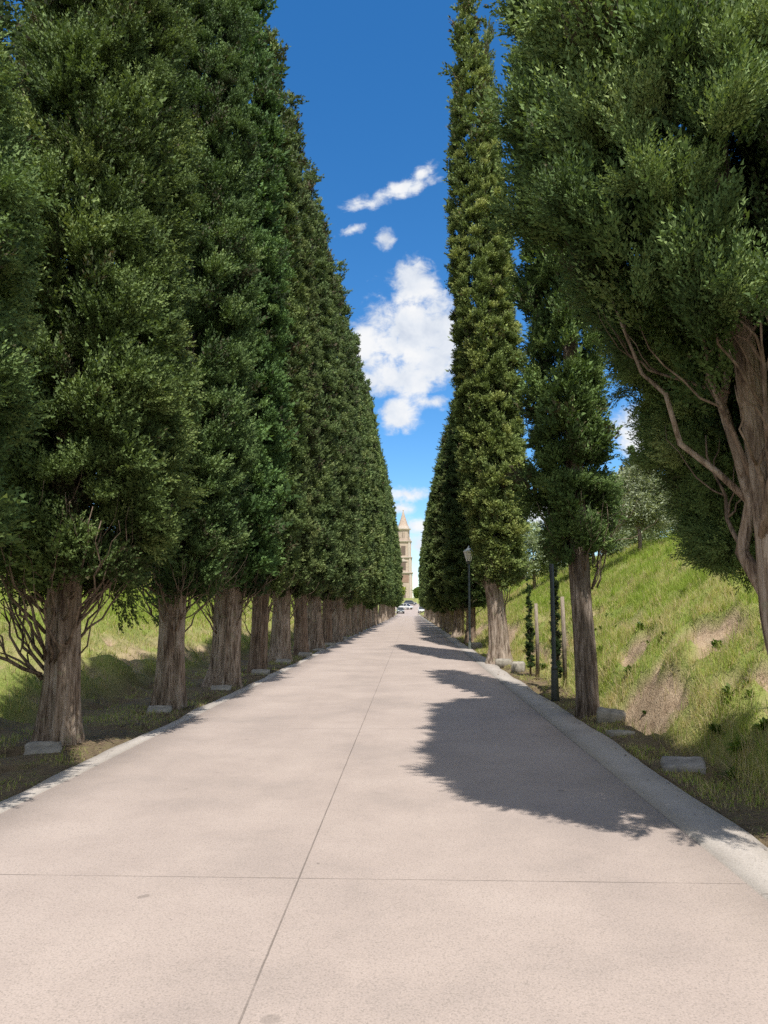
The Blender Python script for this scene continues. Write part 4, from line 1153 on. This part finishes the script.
# heaps of cumulus: bearing (right of the avenue axis), height, half width, half height, slope; all tangents of angles
PUFFS = [(.010, .385, .080, .078, 0), (.010, .455, .040, .046, 0), (-.062, .365, .034, .048, 0), (-.012, .320, .070, .036, 0), (.052, .380, .040, .065, 0), (.030, .345, .05, .05, 0),
         (-.014, .268, .032, .030, 0), (.030, .285, .035, .012, 0),
         (-.010, .602, .054, .016, .35), (-.062, .578, .04, .010, .15), (.020, .624, .022, .016, .4), (-.032, .528, .014, .017, 0), (-.080, .540, .02, .009, .3),
         (-.002, .155, .040, .012, 0), (.018, .110, .030, .016, 0), (-.01, .135, .022, .010, 0), (.04, .085, .06, .02, 0),
         (.320, .235, .045, .050, 0), (.345, .315, .035, .035, 0), (.160, .130, .05, .025, 0), (.265, .15, .07, .03, 0), (-.40, .20, .06, .03, 0), (.9, .35, .25, .10, 0), (-.9, .3, .3, .09, 0)]
mx = None
for (a, b_, ra, rb, sl) in PUFFS:
    thin = .62 if rb < .018 else 1.0
    du = math_(nt, 'SUBTRACT', u, a); dv = math_(nt, 'SUBTRACT', math_(nt, 'SUBTRACT', v, b_), math_(nt, 'MULTIPLY', du, sl))
    du = math_(nt, 'DIVIDE', du, ra); dv = math_(nt, 'DIVIDE', dv, rb)
    d = math_(nt, 'SUBTRACT', 1.0, math_(nt, 'SQRT', math_(nt, 'ADD', math_(nt, 'MULTIPLY', du, du), math_(nt, 'MULTIPLY', dv, dv))))
    d = math_(nt, 'MULTIPLY', d, thin)
    mx = d if mx is None else math_(nt, 'SMOOTH_MAX', mx, d, .12)
n1 = noise(nt, cu.outputs[0], 26, 8, .62, .25)
n2 = noise(nt, cu.outputs[0], 11, 6, .55, .2)
n3 = noise(nt, mapping(nt, cu.outputs[0], (1, 1.5, 1)), 48, 8, .60, .8)
val = math_(nt, 'ADD', math_(nt, 'ADD', mx, math_(nt, 'MULTIPLY', math_(nt, 'SUBTRACT', n1, .5), 1.5)), math_(nt, 'MULTIPLY', math_(nt, 'SUBTRACT', n3, .5), .85))
mr = nt.nodes.new('ShaderNodeMapRange'); mr.interpolation_type = 'SMOOTHSTEP'
mr.inputs['From Min'].default_value = -.10; mr.inputs['From Max'].default_value = .62
nt.links.new(val, mr.inputs[0])
front = math_(nt, 'GREATER_THAN', sp.outputs[1], .05)
mask = math_(nt, 'MULTIPLY', mr.outputs[0], front)
# unseen broken cumulus beside and behind the viewer, added as neutral shadow fill
nb = noise(nt, tc.outputs['Generated'], 3.2, 7, .58, .3)
side = N(nt, 'ShaderNodeMapRange', interpolation_type='SMOOTHSTEP'); side.inputs['From Min'].default_value = .55; side.inputs['From Max'].default_value = .15
nt.links.new(sp.outputs[1], side.inputs[0])
fld = N(nt, 'ShaderNodeMapRange', interpolation_type='SMOOTHSTEP'); fld.inputs['From Min'].default_value = .36; fld.inputs['From Max'].default_value = .52
nt.links.new(nb, fld.inputs[0])
mask = math_(nt, 'MAXIMUM', mask, math_(nt, 'MULTIPLY', fld.outputs[0], side.outputs[0]))
cc = ramp(nt, math_(nt, 'ADD', math_(nt, 'MULTIPLY', n2, .75), math_(nt, 'MULTIPLY', n1, .25)), [(.34, (.60, .67, .79)), (.48, (.84, .88, .94)), (.58, (1.0, 1.0, 1.0))])
bgc = nt.nodes.new('ShaderNodeBackground'); bgc.inputs[1].default_value = .74
nt.links.new(cc, bgc.inputs[0])
mix = nt.nodes.new('ShaderNodeMixShader')
nt.links.new(math_(nt, 'MULTIPLY', mask, .96), mix.inputs[0]); nt.links.new(bg.outputs[0], mix.inputs[1]); nt.links.new(bgc.outputs[0], mix.inputs[2])
nt.links.new(mix.outputs[0], out.inputs[0])

sun = bpy.data.lights.new('sun', 'SUN'); sun.energy = 4.7; sun.angle = R(.53); sun.color = (1.0, .955, .88)
so = link(bpy.data.objects.new('sun', sun)); so.location = (10, -30, 60)
import mathutils
so.rotation_euler = mathutils.Vector(tuple(SUN_DIR)).to_track_quat('Z', 'Y').to_euler()

# ------------------------------------------------------------------ camera
cam = bpy.data.cameras.new('camera'); co_ = link(bpy.data.objects.new('camera', cam))
cam.sensor_fit = 'VERTICAL'; cam.sensor_height = 36; cam.lens = 26.0
cam.clip_start = .05; cam.clip_end = 3000
co_.location = (0, 0, 1.5)
co_.rotation_euler = (R(90 + 7.43), 0, R(2.0))
S.camera = co_
S.view_settings.view_transform = 'Standard'; S.view_settings.look = 'None'
S.view_settings.gamma = 1.0; S.view_settings.exposure = 0.40; S.view_settings.use_curve_mapping = False
S.cycles.max_bounces = 7; S.cycles.diffuse_bounces = 3; S.cycles.glossy_bounces = 2; S.cycles.transmission_bounces = 3
S.cycles.use_denoising = False
